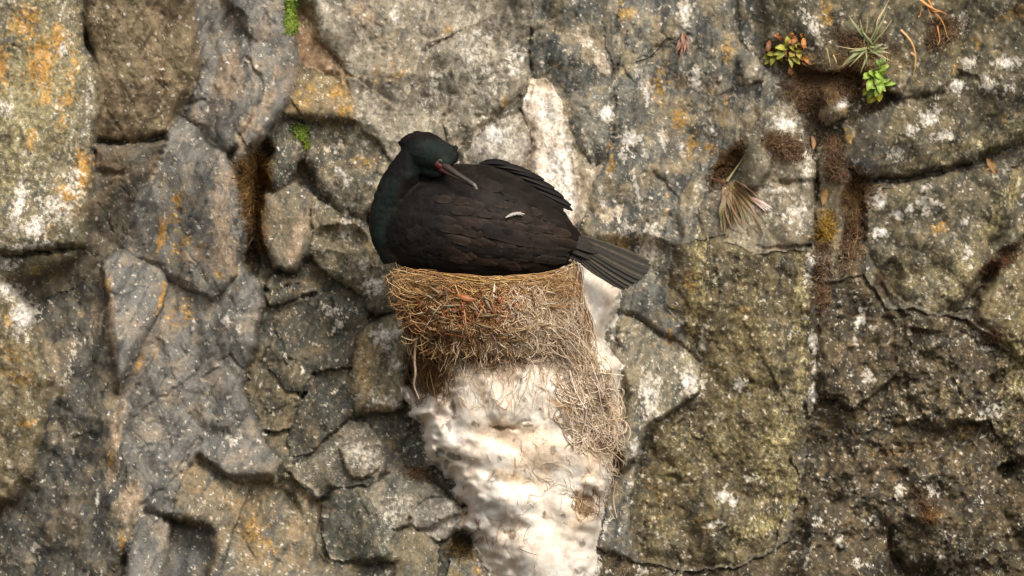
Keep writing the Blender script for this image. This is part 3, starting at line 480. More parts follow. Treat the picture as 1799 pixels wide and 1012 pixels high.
# general mottling of the stone: small grey, buff and dark scabs
mt = fbm(xx/9, yy/10, 4, 470, .7); mu = fbm(xx/15, yy/19, 4, 480, .65)
mixc(sstep(.14, .32, mt)*notl*.42*(0.08+1.2*np.clip(speckle, 0, .8)), (186,174,150))
mg = 0.35+.65*sstep(.05, .3, speckle)
mixc(sstep(.12, .32, -mt)*notl*.5*mg, (70,67,60))
mixc(sstep(.14, .34, mu)*notl*.35*mg, (148,124,92))
mixc(sstep(.14, .34, -mu)*notl*.35*mg, (96,95,88))
gw = (1-.7*lm)*(.55+.45*mg)
colr *= (1+gw*(0.42*n_mic+0.42*n_fin+0.28*n_mid))[..., None]
colr *= (1-.35*hl)[..., None]       # dirt held in the hairlines
colr = np.clip(colr, 0.012, 0.88)

# ---------------------------------------------------------------- meshes: one per block, borders shared exactly
VV = np.stack([X(xx)*(1-H/1000/CAM_DIST*0), -H/1000, Z(yy)], -1).reshape(-1, 3)
idx = np.arange(NY*NX, dtype=np.int32).reshape(NY, NX)
quads = np.stack([idx[:-1, :-1], idx[1:, :-1], idx[1:, 1:], idx[:-1, 1:]], -1).reshape(-1, 4)
ql = label[:-1, :-1].ravel(); flatc = colr.reshape(-1, 3)
def sub(name, sel, parent):
    F = quads[sel]; u, inv = np.unique(F, return_inverse=True)
    return mesh_np(name, VV[u], inv.reshape(-1, 4), M_GUANO if name == 'rock_ledge' else M_ROCK, parent, flatc[u])
# coarse wall continuing beyond the frame
ox = np.arange(-3600, 5400, 30.0, dtype=np.float32); oy = np.arange(-2800, 3800, 30.0, dtype=np.float32)
OX, OY = np.meshgrid(ox, oy)
OH = -20+fbm(OX/400, OY/400, 5, 500)*90+facets(OX, OY, 260, .8, 5)*40
OH = np.where((OX > -140) & (OX < 1930) & (OY > -120) & (OY < 1130), -130, OH)
oi = np.arange(OX.size).reshape(OX.shape)
OF = np.stack([oi[:-1, :-1], oi[1:, :-1], oi[1:, 1:], oi[:-1, 1:]], -1).reshape(-1, 4)
ctr = np.stack([OX[:-1, :-1], OY[:-1, :-1]], -1).reshape(-1, 2)
OF = OF[~((ctr[:, 0] > -60) & (ctr[:, 0] < 1830) & (ctr[:, 1] > -40) & (ctr[:, 1] < 1040))]
OV = np.stack([X(OX), -OH/1000, Z(OY)], -1).reshape(-1, 3)
oc = lin((112,103,88))*(1+0.5*fbm(OX/90, OY/90, 5, 510, .6)).reshape(-1, 1)
sel0 = ql == 0
F0 = quads[sel0]; u, inv = np.unique(F0, return_inverse=True)
cliff = mesh_np('cliff_face', np.concatenate([VV[u], OV]), np.concatenate([inv.reshape(-1, 4), OF+len(u)]), M_ROCK, None, np.concatenate([flatc[u], oc]))
tag(cliff, 'weathered grey brown sea cliff covered in lichen', 'cliff', kind='structure')
for i, b in enumerate(BL):
    sel = ql == i+1
    if sel.sum() < 30: continue
    o = sub('rock_ledge' if b['poly'] is LEDGE else 'rock_block', sel, cliff)
    if b['label']: o['label'] = b['label']
def D(px, py):
    """how far the rock stands out at a point of the wall (mm)"""
    px = np.asarray(px, np.float32); py = np.asarray(py, np.float32)
    a = np.clip((px-GX[0])/STEP, 0, NX-1.01); b_ = np.clip((py-GY[0])/STEP, 0, NY-1.01)
    i = a.astype(int); j = b_.astype(int); fa = a-i; fb = b_-j
    return H[j, i]*(1-fa)*(1-fb)+H[j, i+1]*fa*(1-fb)+H[j+1, i]*(1-fa)*fb+H[j+1, i+1]*fa*fb
HM = blur(H, 5.0)
# ================================================================ THE BIRD
def loft(secs, n=28):
    """secs: list of (centre(3), axis1(3), axis2(3)) ellipses -> closed tube"""
    V = []; F = []
    for c, a, b in secs:
        for k in range(n):
            t = 2*math.pi*k/n; V.append(np.array(c)+np.array(a)*math.cos(t)+np.array(b)*math.sin(t))
    m = len(secs)
    for i in range(m-1):
        for k in range(n):
            F.append((i*n+k, i*n+(k+1) % n, (i+1)*n+(k+1) % n, (i+1)*n+k))
    c0 = len(V); V.append(np.array(secs[0][0])); c1 = len(V); V.append(np.array(secs[-1][0]))
    for k in range(n):
        F.append((c0, (k+1) % n, k)); F.append((c1, (m-1)*n+k, (m-1)*n+(k+1) % n))
    return V, F
def spline(pts, n):
    """Catmull-Rom through rows of numbers"""
    p = np.array(pts, float); p = np.vstack([2*p[0]-p[1], p, 2*p[-1]-p[-2]]); out = []
    m = len(p)-3
    for j in range(n):
        u = j/(n-1)*m; i = min(int(u), m-1); t = u-i
        a, b, c, d = p[i:i+4]
        out.append(0.5*((2*b)+(c-a)*t+(2*a-5*b+4*c-d)*t*t+(3*b-a-3*c+d)*t**3))
    return np.array(out)
def tube_rows(rows, n=24):
    """rows: px, py, d, r -> round tube following the path"""
    r = np.array(rows, float); c = np.array([P(*q[:3]) for q in r]); rad = r[:, 3]/1000
    T = np.gradient(c, axis=0); secs = []
    up = np.array([0, -1.0, 0.15])
    for i in range(len(c)):
        t = T[i]/np.linalg.norm(T[i]); a = np.cross(t, up); a /= np.linalg.norm(a); b = np.cross(t, a)
        secs.append((c[i], a*rad[i], b*rad[i]))
    return loft(secs, n)
bird = empty('cormorant', tuple(P(845, 488, 120)))
tag(bird, 'black cormorant sitting on its nest with the head turned back over its shoulder', 'bird')
BLOC = np.array(bird.location)
bm = bmesh.new()
def addp(V, F):
    vs = [bm.verts.new(tuple(v)) for v in V]
    for f in F:
        try: bm.faces.new([vs[i] for i in f])
        except ValueError: pass
# trunk: px, top, bottom, half depth, centre depth
TR = spline([(664,384,420,14,142),(674,362,440,34,140),(690,338,458,56,136),(718,314,474,78,130),(756,298,487,92,126),(800,289,494,99,124),(850,291,498,104,122),(898,306,496,99,119),(938,329,490,87,114),(968,355,479,70,112),(990,373,466,50,110),(1006,396,450,32,109),(1020,412,443,16,109)], 40)
secs = []
for px, t, b_, hd, cd in TR:
    secs.append((P(px, (t+b_)/2, cd), np.array([0, 0, (b_-t)/2000]), np.array([0, hd/1000, 0])))
addp(*loft(secs, 36))
addp(*tube_rows(spline([(700,450,140,30),(678,410,152,27),(678,372,162,26),(693,335,170,29),(709,308,176,29),(723,286,180,27),(738,268,186,25)], 30)))
# skull, flattened towards the bill
addp(*tube_rows(spline([(722,262,176,12),(730,262,180,27),(745,266,186,34),(760,272,193,32),(773,281,201,25),(783,289,208,17),(790,296,214,10)], 24)))
addp(*tube_rows(spline([(712,263,172,8),(715,255,174,13),(724,250,178,15),(740,251,184,16),(758,256,192,17),(776,266,199,18),(788,272,204,16),(796,280,206,12),(799,288,207,6)], 24)))
addp(*tube_rows(spline([(735,292,182,14),(755,300,190,15),(772,304,200,11),(784,303,207,6)], 16)))
me = bpy.data.meshes.new('tmp'); bm.to_mesh(me); bm.free()
tmp = bpy.data.objects.new('tmp', me); COL.objects.link(tmp)
md = tmp.modifiers.new('r', 'REMESH'); md.mode = 'VOXEL'; md.voxel_size = 0.0028
ms = tmp.modifiers.new('s', 'SMOOTH'); ms.factor = 0.5; ms.iterations = 7
ev = tmp.evaluated_get(bpy.context.evaluated_depsgraph_get()); em = bpy.data.meshes.new_from_object(ev)
V = np.zeros(len(em.vertices)*3, np.float32); em.vertices.foreach_get('co', V); V = V.reshape(-1, 3)
N = np.zeros(len(em.vertices)*3, np.float32); em.vertices.foreach_get('normal', N); N = N.reshape(-1, 3)
bpy.data.objects.remove(tmp); bpy.data.meshes.remove(me)
bx = V[:, 0]*1000+899.5; by = 506-V[:, 2]*1000; bd = -V[:, 1]*1000
# overlapping body feathers as low relief
u_, v_ = rot(bx+fbm(bx/40, by/40, 2, 600)*16, by+fbm(bx/40, by/40, 2, 610)*16, 22)
row = np.floor(v_/7); ph = (u_/15+0.5*(row % 2)) % 1; vv = (v_/7) % 1-.5
sc = (ph-0.35*vv*vv*4 % 1) % 1
neck = sstep(716, 698, bx+(by-315)*.27)*sstep(462, 425, by); head = sstep(318, 300, by)*sstep(806, 796, bx)*sstep(150, 165, bd)
nh = np.clip(neck+head, 0, 1)
V = V+N*((sc*0.0007)*(1-nh)+fbm(bx/5, by/9, 3, 620)[:, None].ravel()*0.0007*(1+nh) + fbm(bx/30, by/22, 3, 630)*0.0025*(1-nh))[:, None]
kn = sstep(-.3, .4, fbm(bx/28, by/14, 4, 640))
c = lin((29,24,20))[None]*(0.7+0.7*kn)[:, None]
green = lin((25,35,31))[None]*(0.8+0.4*kn)[:, None]
gm = np.clip(nh*(.75+.5*fbm(bx/22, by/30, 2, 650))*sstep(240, 254, by)*sstep(708, 722, bx+np.where(by > 310, 60, 0)), 0, 1)[:, None]
c = c*(1-gm)+green*gm
dk = np.clip(sstep(800, 760, bx)*sstep(690, 716, bx)*sstep(330, 345, by)*sstep(440, 400, by), 0, 1)[:, None]  # shade below the head painted into the breast colour
c = c*(1-.65*dk)+lin((16,13,11))*.65*dk
flank = sstep(440, 456, by)[:, None]*sstep(-.2, .3, fbm(bx/40, by/10, 3, 655))[:, None]
c = c*(1-.6*flank)+lin((38,40,34))*.6*flank
nape = (sstep(722, 708, bx)*sstep(320, 300, by))[:, None]; c = c*(1-.8*nape)+lin((18,16,18))*.8*nape
loops = np.array([l.vertex_index for l in em.loops], np.int32)
sizes = np.array([p.loop_total for p in em.polygons]); 
assert (sizes == 4).all() or True
if (sizes == 4).all():
    FB = loops.reshape(-1, 4); body = mesh_np('body', V-BLOC, FB, M_PLUME, bird, c)
else:
    body = bpy.data.objects.new('body', em); COL.objects.link(body); body.parent = bird
bvh = BVHTree.FromPolygons([tuple(v) for v in V], [tuple(f) for f in FB])
def surf(px, py, default=None):
    """point and normal of the bird's camera-side skin"""
    r = bvh.ray_cast(Vector((X(px), -1.0, Z(py))), Vector((0, 1, 0)))
    if r[0] is None: return None
    return np.array(r[0]), np.array(r[1])
def vane(path, widths, up, ridge=0.0004, rag=0.0, nW=5):
    """feather: a cambered strip along path, with the shaft raised"""
    path = np.array(path); V = []; F = []; e = []
    T = np.gradient(path, axis=0)
    for i, p in enumerate(path):
        t = T[i]/(np.linalg.norm(T[i])+1e-9); u = np.array(up[i] if np.ndim(up) > 1 else up); s = np.cross(t, u); s /= np.linalg.norm(s)+1e-9
        u2 = np.cross(s, t)
        for k in range(nW):
            q = (k/(nW-1)-.5)*2
            jag = rag*random.uniform(-1, 1)*abs(q)
            V.append(p+s*q*widths[i]+u2*(ridge*(1-abs(q))-0.0007*q*q)+t*jag); e.append(abs(q))
    for i in range(len(path)-1):
        for k in range(nW-1): F.append((i*nW+k, i*nW+k+1, (i+1)*nW+k+1, (i+1)*nW+k))
    return np.array(V), F, np.array(e)
def feather_obj(name, path, width, up, base, edge, parent, shape='round', rag=0.0006, label=None, fade=(27,23,20)):
    n = len(path); ts = np.linspace(0, 1, n)
    if shape == 'round': wd = width*np.minimum(1, (ts*3.2+.25))*np.sqrt(np.clip(1-np.clip((ts-.62)/.40, 0, 1)**2, 0.0, 1))
    elif shape == 'tail': wd = width*(0.30+0.70*np.minimum(1, ts*1.5))*np.where(ts > .97, .7, 1)
    else: wd = width*np.minimum(1, ts*4+.3)*np.sqrt(np.clip(1-np.clip((ts-.5)/.52, 0, 1)**2.2, 0.0, 1))
    wd = np.maximum(wd, 0.0005)
    Vf, F, e = vane(path, wd, up, rag=rag)
    k = (e**2)[:, None]; sh = (e < .1)[:, None]*.35
    cc = lin(base)[None]*(1-k)+lin(edge)[None]*k; cc = cc*(1-sh)+lin(np.array(base)*1.15)*sh
    if fade is not None:
        f_ = np.repeat(sstep(.0, .6, ts), 5)[:, None]; cc = lin(fade)[None]*(1-f_)+cc*f_
    o = mesh_np(name, Vf-BLOC, F, M_FEATHER, parent, cc)
    if label: o['label'] = label
    return o
# ---- near wing: shingled rows, front rows on top
wing = mesh_np('wing', [surf(780, 410)[0]-BLOC+np.array(d_) for d_ in ((0,.004,0),(.02,.006,0),(.02,.006,-.01),(0,.004,-.01))], [(0,1,2,3)], M_PLUME, bird, np.tile(lin((34,28,24)), (4,1)))
rows = []
# (start px,py), direction px,py, length, width, lift
for r_, (y0, n_, L, W) in enumerate([(350,8,40,8),(366,9,42,8),(382,10,44,8),(398,10,46,8.5),(414,10,50,8.5),(430,10,54,9),(444,9,54,9)]):
    for k in range(n_):
        x0 = 766+k*21+random.uniform(-5, 5)+(10 if r_ % 2 else 0); yy0 = y0+k*2.6+random.uniform(-4, 4)
        if x0 > 962: continue
        rows.append((x0, yy0, math.radians(10+r_*1.2+random.uniform(-6, 6)), L*random.uniform(.85, 1.15), W*random.uniform(.9, 1.15), 3.4-k*0.14+random.uniform(-.3, .3)))
def on_skin(x0, y0, ang, L, lift0, lift1, n=9, bend=0.0):
    path = []; nr = []
    for i in range(n):
        t = i/(n-1); a = ang+bend*t
        px = x0+math.cos(a)*L*t; py = y0+math.sin(a)*L*t
        s = surf(px, py)
        if s is None:
            if len(path) >= 2: path.append(2*path[-1]-path[-2]); nr.append(nr[-1])
            continue
        path.append(s[0]+s[1]*(lift0+(lift1-lift0)*t)/1000); nr.append(s[1])
    return path, nr
for (x0, y0, a, L, W, lf) in rows:
    path, nr = on_skin(x0+random.uniform(-12, 12), y0, a, L, 0.1, lf)
    if len(path) < 5: continue
    g = random.uniform(.8, 1.2); br = random.uniform(0, 1)
    lo = 1+.22*min(1, max(0, (y0-380)/50)); g = random.uniform(.88, 1.12)*lo
    feather_obj('wing_covert', path, W/1000, nr, tuple(np.array((38,30,25))*g), tuple(np.array((56,45,37))*g), wing, 'long' if br > .4 else 'round')
# folded flight feathers along the lower edge of the wing
for k in range(9):
    x0 = 800+k*9; y0 = 436+k*0.8+(k % 3)*2
    path, nr = on_skin(x0, y0, math.radians(7-k*1.3), 190-k*8, 1.6+k*.4, 5.5-k*.15, 13)
    if len(path) > 6: feather_obj('flight_feather', path, 0.0085, nr, (38,34,30), (22,19,17) if k % 2 else (66,56,47), wing, 'long')
for k in range(6):
    path, nr = on_skin(830+k*18, 398+k*5, math.radians(15-k*1.5), 140-k*10, 2.5, 4.5-k*.2, 11)
    if len(path) > 6: feather_obj('scapular_feather', path, 0.012, nr, tuple(np.array((36,29,25))*random.uniform(.85,1.15)), (50,41,34), wing, 'long')
# mantle
for k in range(26):
    x0 = random.uniform(800, 950); y0 = 298+(x0-800)*.22+random.uniform(4, 62)
    path, nr = on_skin(x0, y0, math.radians(22+random.uniform(-8, 8)), random.uniform(34, 52), .4, 1.6)
    if len(path) >= 6: feather_obj('mantle_feather', path, random.uniform(.010, .014), nr, tuple(np.array((33,27,23))*random.uniform(.75, 1.15)), tuple(np.array((34,28,24))*random.uniform(.8, 1.3)), bird)
# flank
for k in range(22):
    x0 = random.uniform(720, 950); y0 = random.uniform(452, 474)
    path, nr = on_skin(x0, y0, math.radians(3+random.uniform(-8, 6)), random.uniform(34, 60), .3, 1.2)
    if len(path) >= 6: feather_obj('flank_feather', path, random.uniform(.007, .010), nr, tuple(np.array((30,29,26))*random.uniform(.8, 1.2)), tuple(np.array((36,33,29))*random.uniform(.8, 1.2)), bird)
# breast
for k in range(20):
    x0 = random.uniform(700, 790); y0 = random.uniform(395, 455)
    path, nr = on_skin(x0, y0, math.radians(35+random.uniform(-15, 15)), random.uniform(24, 36), .2, 1.0)
    if len(path) >= 6: feather_obj('breast_feather', path, random.uniform(.008, .011), nr, tuple(np.array((26,21,18))*random.uniform(.7, 1.15)), tuple(np.array((34,28,23))*random.uniform(.8, 1.2)), bird)
# ---- far wing: primaries showing beyond the back
fw = mesh_np('wing', np.array([P(858, 298, 84), P(930, 326, 76), P(978, 362, 68), P(945, 356, 74), P(880, 322, 84)])-BLOC, [(0,1,2),(0,2,3),(0,3,4)], M_PLUME, bird, np.tile(lin((26,22,20)), (5,1)), label if False else None)
fw['label'] = 'far wing raised a little above the back'
for k, (xa, ya, xb, yb, dd) in enumerate([(842,287,902,291,60),(850,289,934,303,58),(860,292,956,316,55),(872,297,974,331,52),(884,304,990,346,49),(896,312,1003,361,46),(905,320,1006,370,44),(900,326,990,368,50)]):
    n = 12; path = [P(xa+(xb-xa)*t, ya+(yb-ya)*t-5*math.sin(math.pi*t), dd+34+8*math.sin(math.pi*t)-k*0.6) for t in np.linspace(0, 1, n)]
    feather_obj('flight_feather', path, 0.0056+0.0005*k, np.array([0.15, -0.8, 0.6]), (22,19,18), (48,40,36) if k % 2 else (16,14,14), fw, 'long', .0022)
# ---- tail: stiff fan
tail = mesh_np('tail', np.array([P(985, 398, 108), P(1012, 404, 112), P(1014, 446, 112), P(985, 452, 104)])-BLOC, [(3,2,1,0)], M_PLUME, bird, np.tile(lin((36,32,28)), (4,1)))
tips = [(1138,463),(1141,470),(1137,477),(1132,483),(1128,488),(1121,494),(1113,499),(1105,503),(1098,506),(1090,502),(1080,494)]
for k, (tx, ty) in enumerate(tips):
    f = k/(len(tips)-1); bx0 = 996+4*math.sin(f*3); by0 = 408+f*34
    n = 12; path = [P(bx0+(tx-bx0)*t, by0+(ty-by0)*t+3*math.sin(math.pi*t)*(1-2*f)*-1, 114+26*t+4*math.sin(f*math.pi)-abs(k-4)*1.3*t) for t in np.linspace(0, 1, n)]
    base = (58,54,46) if k % 3 else (38,37,33)
    feather_obj('tail_feather', path, 0.0085, np.array([0.1, -0.85, 0.5]), base, (88,77,60) if k % 3 == 0 else (46,43,38), tail, 'tail', .001, None, None)
for k in range(11):
    f = (k+.5)/11; y_ = 404+f*38
    path = [P(974+(48+34*((k*37) % 11)/11)*t*(1-.25*abs(f-.5)), y_+(y_-400)*.25*t+16*t*t, 112+14*math.sin(f*math.pi)+5*(1-t)+6*math.sin(t*2.6)) for t in np.linspace(0, 1, 9)]
    feather_obj('tail_covert', path, .0068, np.array([.1, -.9, .4]), tuple(np.array((42,38,33))*random.uniform(.85, 1.15)), (54,48,41), tail, 'long', .001)
# ---- white plume on the thigh
s = []
for t in np.linspace(0, 1, 9):
    q = surf(888+34*t, 383-7*math.sin(t*2.4)-1*t); s.append(q[0]+np.array([0, -.011, 0]))
pl = feather_obj('white_plume', s, 0.0025, np.array([0, -1, .3]), (176,168,158), (120,110,102), bird, 'long', .0004, None, None)
pl['label'] = 'single white plume on the dark flank'
for k in range(14):                                     # loose barbs of the plume
    t0 = random.uniform(.0, .7); q0 = np.array([P(0,0,0)]*5)*0
    pts = []
    for t in np.linspace(0, 1, 5):
        u_ = t0+.28*t; h_ = surf(888+34*u_, 383-7*math.sin(u_*2.4)-u_+(random.uniform(-.5,.5)+(3.4 if k % 2 else -3.0))*t); pts.append(h_[0]+np.array([0, -.0105, 0]))
    feather_obj('barb', pts, .0007, np.array([0, -1, .3]), (150,142,132), (110,102,94), pl, 'long', 0, None, None)
# ---- head details
def smallmesh(name, V, F, mat, col, parent=bird):
    return mesh_np(name, np.array(V)-BLOC, F, mat, parent, np.tile(lin(col), (len(V), 1)))
def closed_tube(name, rows_, mat, col, parent=bird, n=10, flat=1.0):
    r = np.array(rows_, float); c_ = np.array([P(*q[:3]) for q in r]); rad = r[:, 3]/1000*.88
    T = np.gradient(c_, axis=0); Vv = []; up = np.array([0.3, -.3, .9])
    for i in range(len(c_)):
        t = T[i]/np.linalg.norm(T[i]); a = np.cross(t, up); a /= np.linalg.norm(a); b = np.cross(a, t)
        for k in range(n):
            th = 2*math.pi*k/n; Vv.append(c_[i]+a*math.cos(th)*rad[i]+b*math.sin(th)*rad[i]*flat)
    F = [(i*n+k, i*n+(k+1) % n, (i+1)*n+(k+1) % n, (i+1)*n+k) for i in range(len(c_)-1) for k in range(n)]
    return mesh_np(name, np.array(Vv)-BLOC, F, mat, parent, (np.tile(lin(col), (len(Vv), 1)) if np.ndim(col) == 1 else lin(np.repeat(col, n, axis=0))))
g_ = [(58,42,36),(60,49,42),(64,55,48),(68,61,54),(76,70,62),(104,98,88),(122,116,106)]
ub = spline([(778,290,214,8.2),(790,298,223,7.0),(803,307,231,5.6),(816,315,237,4.7),(827,322,242,4.3),(834,327,245,4.0),(838,334,246,2.4)], 19)
closed_tube('upper_bill', ub, M_HORN, np.array([g_[min(6, int(i/3))] for i in range(19)]))
lb = spline([(774,297,212,6.6),(788,305,220,5.4),(801,312,228,4.4),(814,319,234,3.6),(826,325,239,2.8),(831,329,241,1.6)], 16)
closed_tube('lower_bill', lb, M_HORN, np.array([(82,44,38)]*4+[(70,58,48)]*12))
# red skin round the gape and below the eye
fs = []; fcn = [(769,284),(776,290),(783,296),(786,303),(779,306),(772,303),(765,298),(764,290)]
cen = surf(773, 295); 
Vs = [cen[0]+np.array([0,-.0035,0])]
for (a_, b__) in fcn:
    q = surf(a_, b__) or cen; Vs.append(q[0]+q[1]*.0012)
for (a_, b__) in fcn:
    q = surf(a_, b__) or cen; Vs.append(q[0]-q[1]*.002)
F3 = [(0, 1+i, 1+(i+1) % 8) for i in range(8)]
F3 += [(1+i, 9+i, 9+(i+1) % 8) for i in range(8)]+[(1+i, 9+(i+1) % 8, 1+(i+1) % 8) for i in range(8)]
smallmesh('face_skin', Vs, F3, M_SKIN, (84,32,27))
def ball(name, c_, r, mat, col, parent=bird, sq=(1, 1, 1)):
    Vv = []; F = []; n, m = 14, 9
    for i in range(m+1):
        for k in range(n):
            th = math.pi*i/m; ph_ = 2*math.pi*k/n
            Vv.append(c_+np.array([math.sin(th)*math.cos(ph_)*sq[0], math.sin(th)*math.sin(ph_)*sq[1], math.cos(th)*sq[2]])*r)
    for i in range(m):
        for k in range(n): F.append((i*n+k, i*n+(k+1) % n, (i+1)*n+(k+1) % n, (i+1)*n+k))
    return mesh_np(name, np.array(Vv)-BLOC, F, mat, parent, np.tile(lin(col), (len(Vv), 1)))
e0 = surf(774, 285); eye = ball('eye', e0[0]+np.array([0, .0012, 0]), .0042, M_EYE, (74,84,58))
ball('pupil', e0[0]+np.array([0.0004, -.0022, 0]), .0020, M_EYE, (8,8,8), eye)
# two crests
def tuft(name, base, dirs, L, col):
    Vv = []; F = []
    for (dx, dy, dd) in dirs:
        b0 = P(*base)+np.array([random.uniform(-.006, .006), random.uniform(-.004, .004), random.uniform(-.004, .003)])
        tp = b0+np.array([dx, -dd, -dy])*L/1000
        dv = tp-b0; s_ = np.cross(dv, [0, -1, 0]); s_ = s_/np.linalg.norm(s_)*.0052; q = np.array([0, -.0028, 0]); k = len(Vv)
        mid = b0+dv*.5+np.array([0, 0, .001])
        Vv += [b0-s_, b0+q, b0+s_, b0-q, mid-s_*.7, mid+q*.7, mid+s_*.7, mid-q*.7, tp, tp, tp, tp]
        for j in range(2):
            for h in range(4): F.append((k+j*4+h, k+j*4+(h+1) % 4, k+j*4+4+(h+1) % 4, k+j*4+4+h))
    smallmesh(name, Vv, F, M_PLUME, col)
tuft('crest', (735,238,182), [(-.5+.14*i+random.uniform(-.1,.1), -.5, .15*random.uniform(-1,1)) for i in range(9)], 9, (16,16,17))
tuft('crest', (711,250,174), [(-.8+.1*i, -.5+.16*i, .2*random.uniform(-1,1)) for i in range(8)], 9, (16,16,17))
tuft('crest', (795,267,204), [(.0+.12*i, -.9+.06*i, .2*random.uniform(-1,1)) for i in range(8)], 10, (18,30,27))
# ================================================================ THE NEST
nest = empty('nest', tuple(P(860, 690, 150))); NLOC = np.array(nest.location)
tag(nest, 'shaggy straw nest built up on the whitewashed ledge', 'nest')
_yl = [440, 478, 500, 540, 580, 620, 660, 700]
def nfront(px, py):
    l = np.interp(py, _yl, [696, 694, 696, 700, 712, 770, 800, 822]); r = np.interp(py, _yl, [1002, 1004, 1004, 1006, 1008, 985, 950, 930])
    fr = np.interp(py, _yl, [222, 226, 232, 234, 226, 196, 100, 20])
    u = (px-(l+r)/2)/((r-l)/2); return np.where(np.abs(u) < 1, 70+(fr-70)*np.sqrt(np.clip(1-np.abs(u)**2.6, 0, 1)), -60)
def S(px, py): return np.maximum(nfront(np.asarray(px), np.asarray(py)), D(px, py))
# packed core
ny, na = 34, 64; Vn = []
for i in range(ny):
    py = 496+(700-496)*i/(ny-1)
    l = np.interp(py, _yl, [696, 694, 696, 700, 712, 770, 800, 822]); r = np.interp(py, _yl, [1002, 1004, 1004, 1006, 1008, 985, 950, 930])
    for k in range(na):
        px = l+(r-l)*(0.5-0.5*math.cos(math.pi*k/(na-1)))
        d = float(nfront(np.clip(px, l+.01, r-.01), py)); d += 6*float(fbm(np.array([px/22]), np.array([py/22]), 4, 700)[0])-5
        Vn.append(P(px, py, d))
Fn = [(i*na+k, (i+1)*na+k, (i+1)*na+k+1, i*na+k+1) for i in range(ny-1) for k in range(na-1)]
top = len(Vn); Vn.append(P(850, 484, 60))
Ft = np.array(Fn)
Vn = np.array(Vn); pxs = Vn[:, 0]*1000+899.5; pys = 506-Vn[:, 2]*1000
cn = lin((112,84,56))[None]*(1+.8*fbm(pxs/9, pys/9, 4, 710))[:, None]
rgt = sstep(900, 980, pxs+(pys-560)*.6)[:, None]; cn = cn*(1-rgt)+lin((196,174,146))*rgt*(1+.5*fbm(pxs/9, pys/9, 4, 711))[:, None]
mesh_np('packed_base', Vn-NLOC, Ft, M_SOIL, nest, cn)
cup = [(top_, ) for top_ in ()]
# cup floor under the bird
Vc = [P(694+(1010-694)*(0.5-0.5*math.cos(math.pi*k/31)), 497, float(nfront(np.clip(694+(1010-694)*(0.5-0.5*math.cos(math.pi*k/31)), 694.5, 1009.5), 486))-3) for k in range(32)]
Vc += [P(694+(1010-694)*(0.5-0.5*math.cos(math.pi*k/31)), 500, 40) for k in range(32)]
mesh_np('cup', np.array(Vc)-NLOC, [(k, k+1, 33+k, 32+k) for k in range(31)], M_SOIL, nest, np.tile(lin((104,80,52)), (64, 1)))

def strands_mesh(name, C, R, colors, parent, origin, mat=M_STRAW, kind='stuff', label=None, sides=3):
    """C (n,k,3) paths, R (n,k) radii, colors (n,3)"""
    n, k, _ = C.shape
    T = np.gradient(C, axis=1); T /= np.linalg.norm(T, axis=2, keepdims=True)+1e-9
    ref = np.zeros_like(T); ref[..., 1] = 1; ref[..., 0] = .31; ref[..., 2] = .17
    A = np.cross(T, ref); A /= np.linalg.norm(A, axis=2, keepdims=True)+1e-9; Bv = np.cross(T, A)
    rings = [C+(A*math.cos(2*math.pi*j/sides)+Bv*math.sin(2*math.pi*j/sides))*R[..., None]*.85 for j in range(sides)]
    Vv = np.stack(rings, 2).reshape(-1, 3)
    base = (np.arange(n)*k*sides)[:, None, None]; ii = (np.arange(k-1)*sides)[None, :, None]; jj = np.arange(sides)[None, None, :]
    j2 = (jj+1) % sides
    F = np.stack([base+ii+jj, base+ii+j2, base+ii+sides+j2, base+ii+sides+jj], -1).reshape(-1, 4)
    cc = np.repeat(colors, k*sides, axis=0)
    o = mesh_np(name, Vv-origin, F, mat, parent, cc)
    if parent is None: o.location = origin
    if kind: o['kind'] = kind
    if label: o['label'] = label
    return o
rg = np.random.RandomState(21)
STRAWS = np.array([(190,150,102),(170,128,82),(200,164,116),(152,112,70),(178,140,86),(204,174,134),(164,118,74),(140,104,66)], float)
PALES = np.array([(206,180,148),(218,196,168),(194,166,134),(180,152,122),(222,204,180),(204,178,152)], float)
RUST = np.array([(156,92,48),(138,80,42),(172,108,60),(120,74,44),(164,120,78),(146,104,70)], float)
GOLD = np.array([(176,134,80),(156,116,68),(196,158,108),(140,102,58),(184,142,94),(128,92,54)], float)
